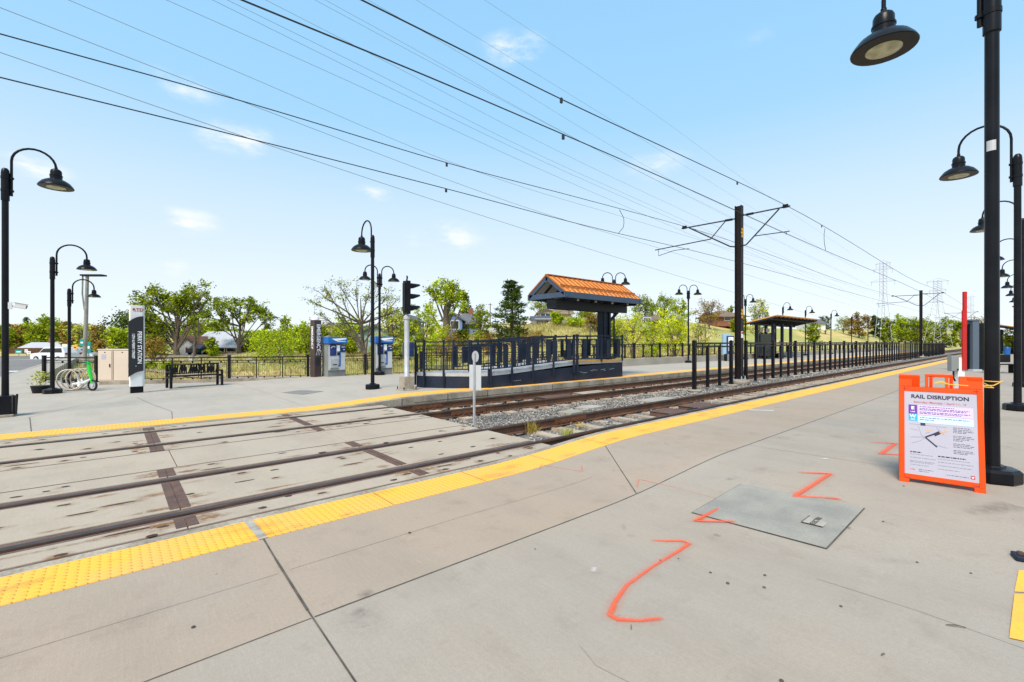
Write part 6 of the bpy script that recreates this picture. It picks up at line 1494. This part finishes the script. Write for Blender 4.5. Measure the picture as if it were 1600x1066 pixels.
# ------------------------------------------------------------------ vehicles
def car(label, u, d, v_base, heading, paint, kind='suv', cat='car'):
    P = at(u, d); zb = hgt(v_base, d); t = thing('parked_' + ('van' if kind == 'van' else 'pickup' if kind == 'pickup' else 'car'), label, cat, (P.x, P.y, zb), heading)
    prof = {'suv': [(-2.2, .3), (2.2, .3), (2.25, .7), (2.1, .95), (1.1, 1.05), (.5, 1.6), (-.2, 1.7), (-1.9, 1.66), (-2.2, 1.05)],
            'sedan': [(-2.2, .28), (2.2, .28), (2.25, .6), (2.0, .82), (1.0, .92), (.4, 1.36), (-.8, 1.4), (-1.5, .98), (-2.2, .9)],
            'van': [(-2.5, .3), (2.5, .3), (2.5, 1.0), (2.1, 1.2), (1.5, 2.1), (-2.4, 2.15), (-2.5, 1.0)],
            'pickup': [(-2.7, .4), (2.6, .4), (2.65, .9), (2.5, 1.1), (1.4, 1.15), (.8, 1.78), (-.6, 1.8), (-.8, 1.15), (-2.7, 1.12)]}[kind]
    b = MB(); k = len(prof); b.v += [(x, -.88, z) for x, z in prof] + [(x, .88, z) for x, z in prof]; b.face(range(k)); b.face(range(2 * k - 1, k - 1, -1))
    for i in range(k): b.face((i, k + i, k + (i + 1) % k, (i + 1) % k))
    b.build('body', paint, t, bevel=.06)
    gl = {'suv': [(-1.9, 1.08), (.95, 1.08), (.45, 1.5), (-1.8, 1.55)], 'sedan': [(-1.25, .95), (.9, .95), (.38, 1.28), (-.75, 1.32)], 'van': [(.3, 1.25), (1.95, 1.25), (1.5, 1.9), (.3, 1.95)], 'pickup': [(-.6, 1.18), (1.25, 1.18), (.78, 1.66), (-.5, 1.7)]}[kind]
    for s in (-1, 1):
        b = MB(); q = [(x, s * .89, z) for x, z in gl]; b.poly(q if s < 0 else q[::-1]); b.build('window', M['glass'], t)
    i0 = {'suv': 4, 'sedan': 4, 'van': 3, 'pickup': 4}[kind]; (xa, za), (xb, zb2) = prof[i0], prof[i0 + 1]
    MB().poly([(xa + .02, -.75, za + .06), (xa + .02, .75, za + .06), (xb + .05, .7, zb2 - .04), (xb + .05, -.7, zb2 - .04)]).build('windscreen', M['glass'], t)
    for x in (-1.4, 1.4):
        for y in (-.82, .82):
            o = MB().tube([(x, y - .1, .34), (x, y + .1, .34)], .34, 14).build('wheel', M['tire'], t, smooth=40); MB().tube([(x, y - .115, .34), (x, y + .115, .34)], .19, 10).build('rim', M['ltgrey'], o)
    for s in (-1, 1):
        MB().box((prof[2][0] - .06, s * .62, prof[2][1] + .08), (.16, .36, .14)).build('headlight', M['letter'], t); MB().box((prof[0][0] + .0, s * .72, .95), (.1, .2, .2)).build('tail_light', M['red'], t)
    return t
M['carwhite'] = mat('white_car_paint', (.72, .73, .76), .25, coat=.5); M['cardark'] = mat('dark_car_paint', (.03, .03, .035), .3, coat=.4); M['carsilver'] = mat('silver_car_paint', (.4, .41, .43), .3, coat=.5)
car('white van parked on the bank right of the blue house', 771, 74, 523, A - R(90) + R(18), M['carwhite'], 'suv', 'van')
car('white sedan parked on the hill below the cream house', 864, 88, 516, A - R(90) + R(-8), M['carwhite'], 'sedan'); car('dark windowed white pickup under the carport left of the white sedan', 822, 98, 510, A - R(90) + R(160), M['carwhite'], 'pickup', 'pickup')
car('grey car behind the white sedan on the hill', 877, 95, 511, A - R(90) + R(8), M['carsilver'], 'suv')
car('white pickup at the street corner behind the middle left lamp', 88, 50, 566, A - R(90) + R(172), M['carwhite'], 'suv', 'pickup')
car('white car on the cross street right of the corner pickup', 111, 60, 564, A - R(90) + R(5), M['carwhite'], 'sedan'); car('silver car on the cross street nearest the grey street pole', 126, 62, 563, A - R(90) + R(2), M['carsilver'], 'suv')
car('dark car parked in the yard behind the bench', 316, 66, 554, A, M['cardark'], 'sedan')
car('dark car parked right of the yellow-green bushes', 436, 62, 554, A, M['cardark'], 'sedan')

# ------------------------------------------------------------------ poles, signs, pylons
t = thing('traffic_signal_pole', 'grey street pole with flat dark lamp head and green street name signs', 'traffic pole', at(132, 34, -.1))
MB().tube([(0, 0, 0), (.1, -.1, 4.0), (.16, -.16, 6.75)], [.15, .12, .1], 10).build('pole', M['woodpole'], t, smooth=50); MB().tube([(0, 0, 4.2), (-.12, .1, 5.4), (-.1, .1, 6.75)], .05, 6).build('stay', M['grey'], t)
MB().box((.5, -.4, 6.8), (1.6, .5, .12), rz=-.7).build('lamp_head', M['iron'], t, bevel=.02)
rx = Vector((SA, -CA, 0)); yv = Vector((0, 0, 1))
def street_sign(label, u, d, v0, v1, wpx, m, txt=None, post=True, letter='letter', cat='street sign'):
    P = at(u, d); z0, z1__ = hgt(v1, d), hgt(v0, d); w = wpx * d / F; zb = terrain(P.x, P.y) if post else z0
    t = thing('street_sign', label, cat, (P.x, P.y, 0))
    b = MB(); b.box((0, 0, (z0 + z1__) / 2), (w, .02, z1__ - z0), rz=A - R(90)); b.build('plate', M[m], t)
    if post: b = MB(); b.tube([(CA * .03, SA * .03, zb - .2), (CA * .03, SA * .03, z1__)], .035, 6); b.build('post', M['grey'], t)
    bb_ = MB(); bb_.box((-CA * .012, -SA * .012, (z0 + z1__) / 2), (w * .62, .004, (z1__ - z0) * .22), rz=A - R(90)); bb_.build('legend', M[letter], t)
street_sign('teal street name sign by the brown wooden fence', 29, 62, 547, 553, 11, 'teal'); street_sign('white square sign right of the teal sign by the wooden fence', 41, 62, 546, 551, 5, 'white', letter='inkgrey'); street_sign('white square sign on the shorter post by the wooden fence', 45, 60, 549, 553, 6, 'white', letter='inkgrey')
street_sign('round teal sign high on the grey street pole', 128, 33.5, 530, 541, 6, 'teal', post=False); street_sign('tall teal sign right of the grey street pole', 138, 34.5, 534, 552, 7, 'teal'); street_sign('amber warning sign left of the grey street pole', 117, 50, 539, 547, 6, 'signyellow', letter='ink')
street_sign('white and red shop sign on a post behind the middle left lamp', 103, 80, 538, 552, 12, 'white', letter='red', cat='shop sign'); street_sign('blue sign below the white and red shop sign', 104, 79, 552, 560, 8, 'dkblue', cat='shop sign')
def pylon(label, u, d, v_top, v_waist, arms, wt, wb):
    P = at(u, d); zb = terrain(P.x, P.y); t = thing('power_pylon', label, 'pylon', (P.x, P.y, zb), A - R(90)); Ht, Hw = hgt(v_top, d) - zb, hgt(v_waist, d) - zb; b = MB(); r_ = .075
    for sx in (-1, 1):
        for sy in (-1, 1):
            b.tube([(sx * wb, sy * wb * .6, 0), (sx * wt, sy * wt, Hw), (sx * wt * .9, sy * wt, Ht)], r_, 4)
    n_ = 9
    for k in range(n_):
        za, zb_ = Hw + (Ht - Hw) * k / n_, Hw + (Ht - Hw) * (k + 1) / n_
        for sy in (-1, 1): b.tube([(-wt, sy * wt, za), (wt, sy * wt, zb_)], .035, 4); b.tube([(wt, sy * wt, za), (-wt, sy * wt, zb_)], .035, 4)
        for sx in (-1, 1): b.tube([(sx * wt, -wt, za), (sx * wt, wt, zb_)], .035, 4)
    for k in range(5):
        f0, f1 = k / 5, (k + 1) / 5; wa, wc = wb + (wt - wb) * f0, wb + (wt - wb) * f1
        for sy in (-1, 1): b.tube([(-wa, sy * wa * .6, Hw * f0), (wc, sy * wc * .7, Hw * f1)], .035, 4); b.tube([(wa, sy * wa * .6, Hw * f0), (-wc, sy * wc * .7, Hw * f1)], .035, 4)
    b.build('lattice', M['steelgrey'], t)
    for v, L in arms:
        z = hgt(v, d) - zb; w = L * d / F
        MB().tube([(-w, 0, z - .3), (0, 0, z), (w, 0, z + .3)], .08, 5).tube([(-w, 0, z - .3), (0, 0, z + 1.2), (w, 0, z + .3)], .04, 4).tube([(-w * .9, 0, z - .3), (-w * .9, 0, z - 1.6)], .06, 5).tube([(w * .9, 0, z + .3), (w * .9, 0, z - 1.2)], .06, 5).build('cross_arm', M['steelgrey'], t)
    return t
pylon('tall narrow grey lattice pylon left of the far catenary pole', 1380, 160, 410, 462, ((412, 12), (421, 16), (440, 20)), 3.2 * 160 / F, 10 * 160 / F)
pylon('wide-shouldered grey lattice pylon right of the far catenary pole', 1465, 170, 438, 472, ((440, 18), (454, 14)), 3.6 * 170 / F, 16 * 170 / F)
pylon('small distant lattice pylon behind the tall kiosk', 1517, 330, 463, 490, ((464, 6), (478, 6)), 2.0 * 330 / F, 4 * 330 / F)
for (u, d, v, lab) in ((163, 95, 505, 'thin dark utility pole above the beige cabinets'), (414, 90, 486, 'utility pole behind the round-headed tree'), (766, 95, 474, 'utility pole beside the bush right of the blue house'), (889, 86, 483, 'dark pole on the slope right of the cream house'), (922, 70, 505, 'thin pole in the dry grass left of the canopy column'), (1102, 62, 505, 'thin pole in the grass right of the double lamp'), (310, 70, 490, 'utility pole by the bare dead tree')):
    P = at(u, d); zb = terrain(P.x, P.y); h_ = hgt(v, d) - zb; t = thing('utility_pole', lab, 'pole', (P.x, P.y, zb)); MB().tube([(0, 0, 0), (0, 0, h_)], [.13, .09], 6).build('pole', M['bark'], t); MB().box((0, 0, h_ - .3), (.9 if d > 80 else .3, .08, .1), rz=A - R(90)).build('cross_arm', M['bark'], t)
